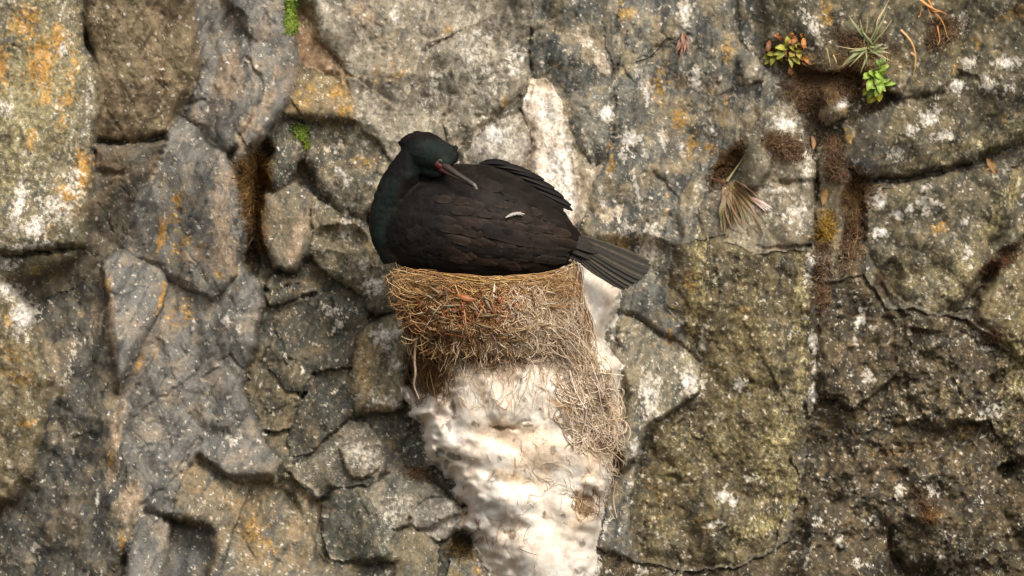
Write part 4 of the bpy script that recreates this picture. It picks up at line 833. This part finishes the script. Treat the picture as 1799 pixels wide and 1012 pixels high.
def strands(n, xr, yr, ang, aspread, L, curl, pal, lift=(0, 10), rad=(.5, 1.1), inside=None, k=7, sag=0.0):
    out = []; rr = []; cs = []
    t = np.linspace(0, 1, k)
    px = rg.uniform(*xr, size=n*3); py = rg.uniform(*yr, size=n*3)
    if inside is not None:
        okk = poly_sd(px.astype(np.float32), py.astype(np.float32), inside) > 0; px = px[okk]; py = py[okk]
    px = px[:n]; py = py[:n]; n = len(px)
    a = np.radians(ang+rg.normal(0, aspread, n)); l = rg.uniform(*L, size=n); cu = rg.normal(0, curl, n)
    aa = a[:, None]+cu[:, None]*(t[None]-.5)*2+rg.normal(0, .18, (n, k)).cumsum(1)*.6
    sx = np.cos(aa)*l[:, None]/(k-1); sy = np.sin(aa)*l[:, None]/(k-1)
    qx = px[:, None]+sx.cumsum(1)-sx.sum(1, keepdims=True)/2; qy = py[:, None]+sy.cumsum(1)-sy.sum(1, keepdims=True)/2+sag*(t[None]-.5)**2*4
    lw = 694+rg.uniform(-18, 12, (n, 1))+np.clip((qy-500)*.24, 0, 40)*(qx < 760); qx = np.maximum(qx, lw+.3*(qx-lw))
    uw = 1006+rg.uniform(-8, 16, (n, 1))+np.clip(qy-520, 0, 400)*.5; qx = np.minimum(qx, uw+.3*(qx-uw))
    rim = np.interp(qx, [690, 706, 724, 780, 850, 950, 990, 1010], [462, 470, 479, 491, 497, 494, 480, 464])+rg.uniform(-10, 8, (n, 1))
    qy = np.maximum(qy, rim+.15*(qy-rim)); lf = rg.uniform(*lift, size=n)
    dd = S(qx, qy)
    dm = dd.max(1, keepdims=True); dd = np.maximum(dd, dm-26)
    dd = dd+lf[:, None]*(0.5+1.0*np.abs(t-.5)*2*rg.rand(n, 1))+rg.normal(0, 1.0, (n, k))
    Cc = np.stack([X(qx), -dd/1000, Z(qy)], -1)
    r = rg.uniform(*rad, size=n)[:, None]/1000*np.clip(1.1-np.abs(t[None]-.4)*.9, .35, 1)
    c = lin(pal[rg.randint(len(pal), size=n)])*rg.uniform(.84, 1.22, (n, 1)).astype(np.float32)
    return Cc, r, c
def pack(name, specs_, parent, origin, **kw):
    zz = [strands(*a_, **k_) for a_, k_ in specs_]
    return strands_mesh(name, np.concatenate([z[0] for z in zz]), np.concatenate([z[1] for z in zz]), np.concatenate([z[2] for z in zz]), parent, origin, **kw)
BODY = [(692,478),(1000,478),(1004,520),(1012,580),(990,620),(940,640),(860,650),(800,640),(760,610),(722,590),(704,540)]
RIGHT = [(985,470),(1012,470),(1022,560),(1040,610),(1070,660),(1086,760),(1082,830),(1060,840),(1020,800),(985,740),(970,690),(985,650),(1000,600),(975,560)]
pack('straw', [
  ((420, (694, 1000), (490, 514), 4, 22, (30, 110), .9, GOLD), dict(lift=(0, 10), rad=(.5, 1.1))),
  ((90, (700, 990), (486, 494), 2, 12, (50, 120), .6, STRAWS), dict(lift=(2, 9), rad=(.5, 1.0), sag=3)),
  ((1000, (695, 930), (492, 610), 20, 75, (16, 70), 1.3, STRAWS), dict(inside=BODY, rad=(.5, 1.3))),
  ((620, (695, 910), (500, 590), 40, 75, (8, 34), .9, RUST), dict(inside=BODY, rad=(.7, 2.4))),
  ((240, (695, 930), (495, 600), 40, 75, (8, 30), .9, RUST*.6), dict(inside=BODY, rad=(.7, 2.0))),
  ((560, (860, 1030), (492, 620), 60, 62, (18, 70), 1.3, PALES), dict(inside=BODY, rad=(.6, 1.5))),
  ((330, (900, 1030), (500, 600), 88, 24, (30, 80), .7, PALES*.92), dict(inside=BODY, rad=(.6, 1.5))),
  ((230, (780, 1000), (580, 650), 88, 24, (26, 64), .8, PALES), dict(lift=(2, 12))),
  ((150, (770, 900), (570, 640), 88, 28, (24, 60), .9, STRAWS), dict(lift=(2, 12))),
], nest, NLOC, label='matted straw of mixed gold and brown')
pack('hanging_straw', [
  ((330, (985, 1030), (480, 620), 82, 10, (50, 120), .5, PALES*.9), dict(inside=RIGHT, lift=(0, 10), rad=(.6, 1.5))),
  ((180, (1000, 1030), (470, 600), 84, 7, (50, 120), .3, STRAWS*.75), dict(inside=RIGHT, lift=(0, 8), rad=(.6, 1.4))),
  ((380, (985, 1090), (610, 785), 62, 32, (20, 76), 1.0, PALES), dict(inside=RIGHT, lift=(0, 12), rad=(.7, 1.6))),
  ((150, (985, 1090), (640, 790), 75, 45, (16, 46), 1.2, PALES*.8), dict(inside=RIGHT, lift=(0, 10), rad=(.6, 1.4))),
  ((100, (1060, 1090), (690, 830), 84, 24, (16, 50), 1.0, PALES), dict(lift=(4, 18), rad=(.6, 1.4))),
  ((50, (1060, 1085), (660, 860), 80, 28, (16, 50), .9, PALES*.9), dict(lift=(2, 12))),
], nest, NLOC, label='pale strands trailing down the right side')
pack('scattered_straw', [
  ((70, (900, 1060), (780, 920), 60, 50, (10, 34), .5, PALES), dict(lift=(0, 4), rad=(.4, .8))),
  ((110, (800, 970), (640, 720), 88, 25, (16, 46), .5, PALES), dict(lift=(1, 7), rad=(.4, .9))),
  ((36, (800, 1000), (760, 860), 20, 50, (10, 30), .5, PALES*.9), dict(lift=(0, 4), rad=(.35, .7))),
  ((60, (1005, 1055), (860, 915), 40, 60, (10, 34), .9, STRAWS*.85), dict(lift=(0, 6), rad=(.4, .9))),
  ((20, (840, 960), (890, 1000), 100, 30, (14, 40), .4, PALES*.85), dict(lift=(0, 4), rad=(.35, .7))),
  ((150, (718, 796), (580, 690), 86, 20, (24, 70), .7, STRAWS*.75), dict(lift=(4, 34), rad=(.5, 1.1))),
  ((80, (716, 800), (585, 640), 70, 50, (16, 40), .9, RUST*.8), dict(lift=(6, 30), rad=(.6, 1.6))),
], nest, NLOC, label='stray straws caught on the whitewashed rock')
# single stems that stand out
def stem(name, pts, r0, r1, col, parent, origin, k=14, label=None, sides=5):
    q = spline(pts, k); Cc = np.array([[P(*v) for v in q]])
    R = np.linspace(r0, r1, k)[None]/1000
    o = strands_mesh(name, Cc, R, lin(np.array([col], float)), parent, origin, kind=None, sides=sides, label=label); return o
def onS(pts, lift): return [(x, y, float(S(x, y))+lift) for x, y in pts]
stem('root', [(742,578,150),(733,596,156),(729,630,150),(731,655,150),(728,676,140),(737,700,132)], 3.2, 2.0, (176,152,126), nest, NLOC, label='thick pale root hanging at the left')
for pts, r, c_ in [([(735,628),(752,632),(757,660),(764,690),(768,712)],1.8,(184,148,92)),([(738,640),(736,655),(734,668)],1.4,(150,112,66)),([(800,500),(815,540),(820,575),(832,620)],1.5,(196,160,112)),([(730,578),(752,568),(775,556)],1.7,(190,156,120)),([(785,520),(788,535),(800,560)],1.4,(200,168,128)),
    ([(805,502),(830,512),(862,508)],1.6,(188,150,96)),([(845,535),(855,550),(872,562),(880,572)],1.6,(176,130,84)),([(930,540),(945,560),(935,600)],1.5,(204,178,146)),([(955,520),(968,560),(960,610),(972,640)],1.7,(200,176,148)),([(985,560),(975,620),(962,660)],1.8,(196,172,146)),([(1000,650),(1012,690),(1030,720)],2.4,(206,190,172)),([(1020,680),(1030,720),(1022,760)],2.2,(196,178,158)),([(1005,690),(1030,735),(1052,760)],2.2,(190,170,150)),([(1040,640),(1052,690),(1060,740)],1.8,(188,166,140)),
    ([(1060,880),(1072,900),(1080,912)],1.6,(190,160,128)),([(1082,840),(1078,880),(1084,910)],1.6,(196,166,134)),([(842,912),(838,930),(815,948)],.9,(80,62,54)),([(912,962),(925,968),(944,974)],.9,(84,68,60)),([(700,505),(720,520),(745,515)],1.3,(180,142,88)),([(690,470),(700,486),(716,494)],1.3,(190,154,100)),([(870,488),(905,492),(950,488)],1.5,(190,156,86)),([(780,482),(830,492),(875,496)],1.6,(180,146,74)),([(930,482),(915,500),(925,515)],1.3,(176,136,84)),([(960,700),(985,712),(1002,728)],1.2,(188,140,84)),([(725,545),(712,575),(706,600)],1.3,(160,120,80)),([(935,640),(925,680),(915,700)],1.2,(200,170,130)),([(1020,860),(1014,880),(1024,905)],1.4,(196,150,92)),([(985,560),(1002,600),(1000,640)],1.6,(186,160,130))]:
    stem('straw_stem', onS(pts, 9), r, r*.6, c_, nest, NLOC, 10)
# withered leaf scraps worked into the rim
def scrap(px, py, L, W, ang, col, lift=10):
    a = math.radians(ang); pts = []
    for t in np.linspace(-.5, .5, 7):
        x_, y_ = px+math.cos(a)*L*t, py+math.sin(a)*L*t; pts.append(P(x_, y_, float(S(px, py))+lift+6*math.cos(t*3)+random.uniform(-1, 1)))
    wd = W/1000*np.sin(np.linspace(.25, math.pi-.1, 7)); Vf, F, e = vane(pts, wd, np.array([.2, -1, .3]), .0015, .001)
    mesh_np('leaf_scrap', Vf-NLOC, F, M_LEAF, nest, np.clip(lin(col)[None]*(1.15-.4*e)[:, None]*rg.uniform(.8, 1.15, (len(e), 1)), 0, 1))
for _ in range(46):
    x_ = rg.uniform(705, 890); y_ = rg.uniform(505, 600)
    if poly_sd(np.array([x_], np.float32), np.array([y_], np.float32), BODY)[0] < 4: continue
    scrap(x_, y_, rg.uniform(10, 22), rg.uniform(1.8, 4), rg.uniform(0, 180), RUST[rg.randint(6)]*rg.uniform(.6, 1.0), rg.uniform(1, 8))
TANS = np.array([(196,166,128),(172,140,100),(210,188,158),(150,116,78),(186,156,112)], float)
for _ in range(120):
    x_ = rg.uniform(700, 1010); y_ = rg.uniform(492, 640)
    if poly_sd(np.array([x_], np.float32), np.array([y_], np.float32), BODY)[0] < 6: continue
    scrap(x_, y_, rg.uniform(18, 44), rg.uniform(1.2, 2.6), rg.normal(40, 55), TANS[rg.randint(5)]*rg.uniform(.75, 1.05)*(.82 if x_ < 860 else 1), rg.uniform(3, 9))
scrap(820, 523, 34, 6, 15, (150,92,48), 8); scrap(838, 548, 22, 4, 70, (138,80,44), 6); scrap(870, 546, 22, 4, 100, (132,80,46), 6); scrap(878, 528, 16, 3, 60, (140,76,44), 6)
# ================================================================ PLANTS AND MOSS
def blade(name, pts, W, col, parent, origin, tipc=None, shape='blade', mat=None, label=None, k=9):
    q = spline(pts, k); path = np.array([P(*v) for v in q]); ts = np.linspace(0, 1, k)
    if shape == 'blade': wd = W/1000*np.sin(np.clip(ts*.88+.12, 0, 1)*math.pi)**.6*(1-.3*ts)
    elif shape == 'leaf': wd = W/1000*np.sin(np.clip(ts*.93+.06, 0, 1)*math.pi)**.75
    else: wd = W/1000*(1-.8*ts)
    wd = np.maximum(wd, .0004)
    Vf, F, e = vane(path, wd, np.array([.15, -.9, .45]), -.0014*W/4, .0, 5)
    tt = np.repeat(ts, 5)[:, None]; cc = lin(col)[None]*(1-tt**1.5)+lin(tipc if tipc is not None else col)[None]*tt**1.5
    cc = cc*(1+.2*rg.normal(0, 1, (len(cc), 1))*.6)*(1+.35*(e < .1))[:, None]
    o = mesh_np(name, Vf-origin, F, mat or M_LEAF, parent, np.clip(cc, 0.005, .8))
    if label: o['label'] = label
    return o
def plant(name, x, y, label, cat, group=None, dd=0):
    p0 = P(x, y, float(D(x, y))+dd); o = empty(name, tuple(p0)); tag(o, label, cat, group); return o, p0
def dep(x, y): return float(max(D(x, y), HM[int((y-GY[0])/STEP), int((x-GX[0])/STEP)]))
def arc(x, y, ang, L, out=10, droop=0, base=None):
    """leaf path leaving (x,y) over the rock"""
    a = math.radians(ang); b_ = dep(x, y) if base is None else base; p = []
    for t in (0, .33, .66, 1):
        X_, Y_ = x+math.cos(a)*L*t, y+math.sin(a)*L*t+droop*t*t
        p.append((X_, Y_, max(b_+out*math.sin(t*2.2)+2, dep(np.clip(X_, -80, 1890), np.clip(Y_, -70, 1090))+3)))
    return p
GR = [(92,116,44),(112,132,52),(78,104,44),(132,144,64),(104,120,62)]
# fleshy rosette, upper right
r1, o1 = plant('rosette_plant', 1378, 96, 'small fleshy green rosette with withered orange leaves at its edge', 'plant', 'green rosettes rooted in the rock')
for cx_, cy_, n_, L_, cset in [(1355,96,8,22,[(74,94,38),(98,114,44),(124,128,54)]),(1384,88,9,26,[(96,120,62),(128,142,70),(150,150,60)]),(1366,90,6,20,[(140,150,44),(164,160,60)]),(1398,86,5,16,[(164,150,50),(150,140,60)])]:
    for k in range(n_):
        blade('leaf', arc(cx_+rg.uniform(-4,4), cy_+rg.uniform(-4,4), 360/n_*k+rg.uniform(-20, 20), L_*rg.uniform(.7, 1.1), 13, 4), rg.uniform(4.5, 6.5), cset[rg.randint(len(cset))], r1, o1, (160,150,66), 'leaf')
for _ in range(34):
    x_, y_ = (rg.uniform(1352, 1412), rg.uniform(64, 84)) if rg.rand() < .45 else (rg.uniform(1384, 1412), rg.uniform(92, 132))
    blade('withered_leaf', arc(x_, y_, rg.uniform(0, 360), rg.uniform(9, 17), 9, 5), rg.uniform(3, 5), [(150,92,42),(128,78,44),(172,114,48),(104,68,44)][rg.randint(4)], r1, o1, (140,92,50), 'leaf')
# second rosette
r2, o2 = plant('rosette_plant', 1540, 140, 'bright green leafy rosette with a yellow lower rim', 'plant', 'green rosettes rooted in the rock')
for k in range(30):
    x_, y_ = 1540+rg.uniform(-12, 12), 142+rg.uniform(-22, 20); low = y_ > 152
    blade('leaf', arc(x_, y_, rg.uniform(0, 360) if not low else rg.uniform(30, 150), rg.uniform(14, 24), 14, 3), rg.uniform(4.5, 7), ((170,160,40) if low else [(112,144,46),(132,158,60),(92,124,40)][rg.randint(3)]), r2, o2, (150,166,76) if not low else (182,168,60), 'leaf')
for k in range(5): blade('leaf', arc(1548, 120, -90+rg.uniform(-40, 30), rg.uniform(12, 22), 12), 4.5, (96,126,50), r2, o2, (120,142,70), 'leaf')
for _ in range(7): blade('withered_leaf', arc(1522+rg.uniform(-4, 5), 140+rg.uniform(-10, 16), rg.uniform(90, 270), rg.uniform(9, 14), 6, 4), 3.5, (140,88,44), r2, o2, (110,72,44), 'leaf')
# strappy plant
r3, o3 = plant('strappy_plant', 1528, 84, 'spreading plant with long grey green strap leaves and straw coloured stalks', 'plant')
for a_, L_, W_, c_ in [(-131,66,4.2,(112,132,80)),(-124,44,2.4,(120,134,84)),(-74,44,2.6,(126,136,76)),(-62,70,2.0,(150,152,104)),(-67,86,1.5,(164,162,124)),(-48,56,1.8,(138,144,92)),(-28,38,4.6,(100,120,58)),(-10,40,4.2,(108,126,62)),(14,34,3.2,(96,116,56)),(38,42,2.0,(140,140,96)),(152,50,4.6,(110,126,64)),(168,36,3,(134,140,70)),(141,52,2.2,(142,146,98)),(126,38,2.4,(116,130,76)),(84,48,1.8,(118,132,84)),(-100,50,1.8,(124,136,84)),(-86,58,1.6,(142,144,98)),(-40,30,3.4,(94,116,52))]:
    x0_, y0_ = 1527+rg.uniform(-8,8), 83+rg.uniform(-8,10)
    p_ = arc(x0_, y0_, a_, L_*rg.uniform(.8, 1.1), 16, rg.uniform(-8, 16)); p_[1] = (p_[1][0]+rg.uniform(-4, 4), p_[1][1]+rg.uniform(-4, 4), p_[1][2])
    blade('strap_leaf', p_, W_*.9, tuple(np.array(c_)*.82), r3, o3, (140,134,92))
for pts in [[(1522,84),(1500,86),(1472,81)],[(1525,84),(1545,96),(1566,108)],[(1520,90),(1490,112),(1464,128)],[(1500,104),(1478,116),(1464,130)],[(1452,84),(1458,108),(1464,130)],[(1464,96),(1470,112),(1464,130)],[(1544,34),(1552,18),(1562,-2)],[(1540,60),(1541,36),(1552,16)]]:
    blade('stalk', [(x_, y_, dep(x_, max(y_, -60))+12) for x_, y_ in pts], 1.6, (178,160,110), r3, o3, (190,166,126), 'stalk')
# dry stalks above the slab
r4, o4 = plant('dry_grass', 1640, 20, 'few orange brown dry grass stalks over a dark tuft at the top edge', 'dry grass')
for pts, W_ in [([(1612,-4),(1636,16),(1655,38),(1664,66)],2.6),([(1620,4),(1640,16),(1662,26)],2.4),([(1630,0),(1640,20),(1648,34)],2),([(1640,20),(1650,20),(1662,24)],2),([(1612,30),(1616,26),(1618,6)],1.5),([(1646,46),(1650,70),(1646,80)],1.6),([(1628,10),(1634,28),(1638,40)],1.4)]:
    blade('stalk', [(x_, y_, dep(x_, max(y_, -60))+14) for x_, y_ in pts], W_, (186,126,62), r4, o4, (170,120,70), 'stalk')
r4b, o4b = plant('dry_grass', 1600, 90, 'single curved dry grass stem hanging across the leaning slab', 'dry grass')
for pts, W_ in [([(1582,52),(1600,72),(1608,96),(1607,120),(1602,138)],2.2),([(1600,92),(1608,100),(1606,118)],2.6)]:
    blade('stalk', [(x_, y_, dep(x_, y_)+8) for x_, y_ in pts], W_, (176,128,72), r4b, o4b, (176,140,84), 'stalk')
# reddish drooping plant
r5, o5 = plant('drooping_plant', 1276, 325, 'reddish green drooping plant rooted in the crack beside the pale block', 'plant')
RD = [(112,86,56),(104,88,50),(126,94,66),(90,86,46),(118,96,62),(138,106,82)]
for k in range(46):
    x0_, y0_ = 1274+rg.uniform(-4, 20), 318+rg.uniform(-6, 24); a_ = rg.uniform(8, 112); L_ = rg.uniform(40, 74)*(1.1 if 45 < a_ < 95 else .85)
    p_ = arc(x0_, y0_, a_, L_, rg.uniform(10, 28), 26*abs(math.cos(math.radians(a_)))+rg.uniform(-4, 8)); p_[2] = (p_[2][0]+rg.uniform(-5, 5), p_[2][1], p_[2][2])
    blade('strap_leaf', p_, rg.uniform(2.0, 4.2), RD[rg.randint(6)], r5, o5, RD[rg.randint(6)])
for a_, L_ in [(30,50),(25,56),(36,48),(22,44),(42,46)]:
    blade('pale_leaf', arc(1320, 346, a_, L_*.75, 14, 2), 3, (168,130,116), r5, o5, (206,190,178))
blade('stalk', [(1278,318,dep(1278,318)+14),(1296,292,dep(1296,292)+16),(1310,270,dep(1310,270)+12)], 2.2, (148,136,92), r5, o5, (160,140,80), 'stalk')
blade('stalk', [(1276,322,dep(1276,322)+14),(1252,312,dep(1252,312)+8),(1238,312,dep(1238,312)+4)], 2, (86,50,36), r5, o5, (70,40,32), 'stalk')
# little rust plant near the black root
r6, o6 = plant('rust_plant', 1203, 66, 'tiny rust red plant with drooping leaves at the end of a black root', 'plant')
for k in range(16): blade('leaf', arc(1202+rg.uniform(-6, 6), 62+rg.uniform(-6, 6), rg.uniform(50, 125), rg.uniform(14, 36), 9, 4), rg.uniform(1.6, 2.8), [(128,84,64),(110,72,52),(150,110,84)][rg.randint(3)], r6, o6, (140,104,84))
def rootlet(pts, lab, r=1.3, col=(52,42,38)):
    q = [(x_, y_, dep(x_, y_)+3) for x_, y_ in pts]; p0 = P(*q[0])
    o = stem('root', q, r, r*.6, col, None, p0, 16); tag(o, lab, 'root', 'thin roots on the rock face'); return o
rootlet([(1118,107),(1140,100),(1158,84),(1172,66),(1188,70),(1198,60)], 'thin black root curving to the rust red plant')
rootlet([(1508,345),(1505,380),(1508,408),(1502,432),(1488,448)], 'thin yellowish stem looping down the dark crevice', 1.2, (150,124,70))
rootlet([(1400,130),(1406,160),(1400,185)], 'thin brown root hanging under the withered rosette leaves', .9, (110,78,52))
# leaves of the creeping green plants on the left
def moss(name, label, cat, specs_, origin_xy):
    o0 = P(origin_xy[0], origin_xy[1], dep(*origin_xy))
    zz = [moss_strands(*a_, **k_) for a_, k_ in specs_]
    o = strands_mesh(name, np.concatenate([z[0] for z in zz]), np.concatenate([z[1] for z in zz]), np.concatenate([z[2] for z in zz]), None, o0)
    tag(o, label, cat, kind='stuff'); return o
def moss_strands(n, cx, cy, rx, ry, rot_, pal, L=(5, 14), rad=(.5, 1.2), h=10, ang=None, spread=90):
    k = 5; t = np.linspace(0, 1, k)
    q = rg.normal(0, .5, (n, 2)).clip(-1.15, 1.15); ex, ey = q[:, 0]*rx, q[:, 1]*ry; c_, s_ = math.cos(math.radians(rot_)), math.sin(math.radians(rot_))
    px = cx+ex*c_-ey*s_; py = cy+ex*s_+ey*c_
    a = rg.uniform(0, 2*np.pi, n) if ang is None else np.radians(ang+rg.normal(0, spread, n)); l = rg.uniform(*L, size=n)
    aa = a[:, None]+rg.normal(0, .45, (n, k)).cumsum(1)
    qx = px[:, None]+(np.cos(aa)*l[:, None]/k).cumsum(1); qy = py[:, None]+(np.sin(aa)*l[:, None]/k).cumsum(1)
    bl = (1-np.minimum(1, (q**2).sum(1)/1.4))[:, None]
    ii = np.clip((qx-GX[0])/STEP, 0, NX-1).astype(int); jj = np.clip((qy-GY[0])/STEP, 0, NY-1).astype(int)
    dd = np.maximum(D(qx, qy), HM[jj, ii]-3)+h*bl*rg.uniform(.2, 1, (n, 1))+4*np.sin(t*2.5)[None]
    r = np.repeat(rg.uniform(*rad, size=n)[:, None], k, 1)/1000*(1.1-.7*t)[None]
    pal = np.array(pal, float); c = lin(pal[rg.randint(len(pal), size=n)])*rg.uniform(.7, 1.2, (n, 1)).astype(np.float32)
    return np.stack([X(qx), -dd/1000, Z(qy)], -1), r, c
PEAT = [(104,78,56),(122,92,64),(88,66,50),(140,108,76),(112,80,60),(130,112,84)]; HAY = [(150,112,60),(122,90,48),(170,132,76),(98,72,42)]
moss('dry_grass', 'tangle of dry brown grass filling the long crevice on the left', 'dry grass', [((420,446,300,16,30,10,HAY),dict(L=(14,40),rad=(.4,.9),h=16)),((420,442,350,12,40,-8,HAY),dict(L=(12,36),rad=(.4,.9),h=14)),((300,450,400,9,34,-10,PEAT+HAY),dict(L=(10,26),rad=(.4,.9),h=10))], (446, 330))
moss('moss', 'red brown moss cushion on top of the pale speckled block', 'moss', [((800,1382,258,34,22,10,PEAT),dict(h=14)),((200,1360,246,20,14,0,PEAT+[(120,96,54)]),dict(h=10))], (1382, 258))
moss('moss', 'dark rooty moss below the strappy plant', 'moss', [((1100,1440,150,56,26,-6,PEAT),dict(L=(8,26),h=12,rad=(.4,1.0))),((300,1420,178,24,20,0,PEAT+[(128,100,70)]),dict(L=(8,20),h=8)),((260,1505,66,40,12,0,PEAT),dict(L=(6,18),h=8))], (1440, 150))
moss('dry_grass', 'brown rootlets and dead stalks tangled round the two green rosettes', 'dry grass', [((160,1390,104,44,22,10,HAY),dict(L=(12,36),rad=(.4,.8),h=10)),((170,1510,104,50,26,-10,HAY),dict(L=(14,44),rad=(.4,.8),h=12)),((120,1480,150,70,20,-10,HAY),dict(L=(12,40),rad=(.4,.8),h=12))], (1450, 110))
moss('moss', 'brown moss strip running down the crack above the drooping plant', 'moss', [((500,1275,285,12,44,38,[(100,76,44),(84,62,40),(122,92,54)]),dict(h=9)),], (1275, 285))
moss('moss', 'gold topped dark moss clump between the pale block and the rock rib', 'moss', [((420,1452,400,16,30,10,[(160,124,46),(134,98,38),(178,144,66)]),dict(h=14)),((520,1447,460,16,40,4,PEAT+[(150,140,128)]),dict(h=12)),((320,1445,520,14,34,0,PEAT),dict(h=9))], (1450, 450))
moss('dry_grass', 'brown dry grass hanging in the crevice under the leaning slab', 'dry grass', [((420,1504,350,18,40,10,PEAT+HAY),dict(L=(12,36),rad=(.4,.9),h=12)),((260,1496,430,16,50,10,PEAT),dict(L=(8,24),h=8))], (1504, 370))
moss('moss', 'dark moss knots at the foot of the lichen covered stone', 'moss', [((300,1462,258,18,18,0,PEAT),dict(h=10)),((300,1470,300,22,24,20,PEAT+[(120,60,40)]),dict(h=10))], (1466, 280))
moss('moss', 'dark tuft below the orange grass stalks', 'moss', [((420,1664,52,26,22,0,PEAT+[(96,80,44)]),dict(L=(6,20),h=10)),((160,1640,74,16,20,0,PEAT+[(96,86,48)]),dict(h=8))], (1660, 55))
moss('moss', 'fringe of moss and grass beside the foot of the white ledge', 'moss', [((260,808,962,16,16,0,[(96,84,46),(120,92,52),(84,62,40)]),dict(L=(8,20),h=10)),((160,735,832,20,10,20,PEAT),dict(h=6))], (808, 962))
moss('moss', 'brown grass wedged beside the cracked boulder at the lower right', 'moss', [((300,1760,456,40,10,-35,PEAT+[(120,72,44)]),dict(L=(6,18),h=8)),((200,1745,590,20,12,0,PEAT),dict(h=6))], (1760, 460))
moss('moss', 'small rusty curl of dead leaves low on the shaded rock', 'moss', [((90,1636,905,16,8,-20,[(140,98,56),(116,82,50)]),dict(L=(8,20),h=8)),((90,1626,885,20,14,0,PEAT),dict(h=6))], (1636, 900))
g1_ = [(112,134,46),(130,152,58),(94,116,40),(146,162,72)]
moss('moss', 'bright green moss strip hanging from the top edge', 'moss', [((900,511,18,8,34,3,g1_),dict(L=(3,9),rad=(.8,1.8),h=12,ang=90,spread=40)),((300,514,44,7,12,0,g1_),dict(L=(3,8),rad=(.8,1.6),h=10))], (511, 20))
moss('moss', 'small bright green moss patch beside the mustard lichen', 'moss', [((300,528,230,11,14,-30,g1_),dict(L=(3,8),rad=(.8,1.7),h=8)),((110,538,252,5,9,0,[(124,134,44),(104,112,44)]),dict(L=(3,7),rad=(.7,1.4),h=6))], (528, 232))
# fallen orange leaves stuck in the cracks
for pts, W_, lab in [([(1454,332),(1452,345),(1446,360)],8,'fallen orange leaf lodged in the crack right of the pale block'),([(1736,278),(1742,290),(1750,306)],5,'narrow orange leaf on the slab edge at the far right'),([(1428,238),(1431,250),(1430,262)],4,'small tan leaf stuck beside the moss cushion')]:
    p0 = P(*pts[0], dep(*pts[0])+4)
    q = [(x_, y_, dep(x_, y_)+5) for x_, y_ in pts]
    o = blade('dead_leaf', q, W_, (150,110,64), None, p0, (136,104,70), 'leaf'); o.location = p0; tag(o, lab, 'leaf', 'dead leaves caught on the rock')
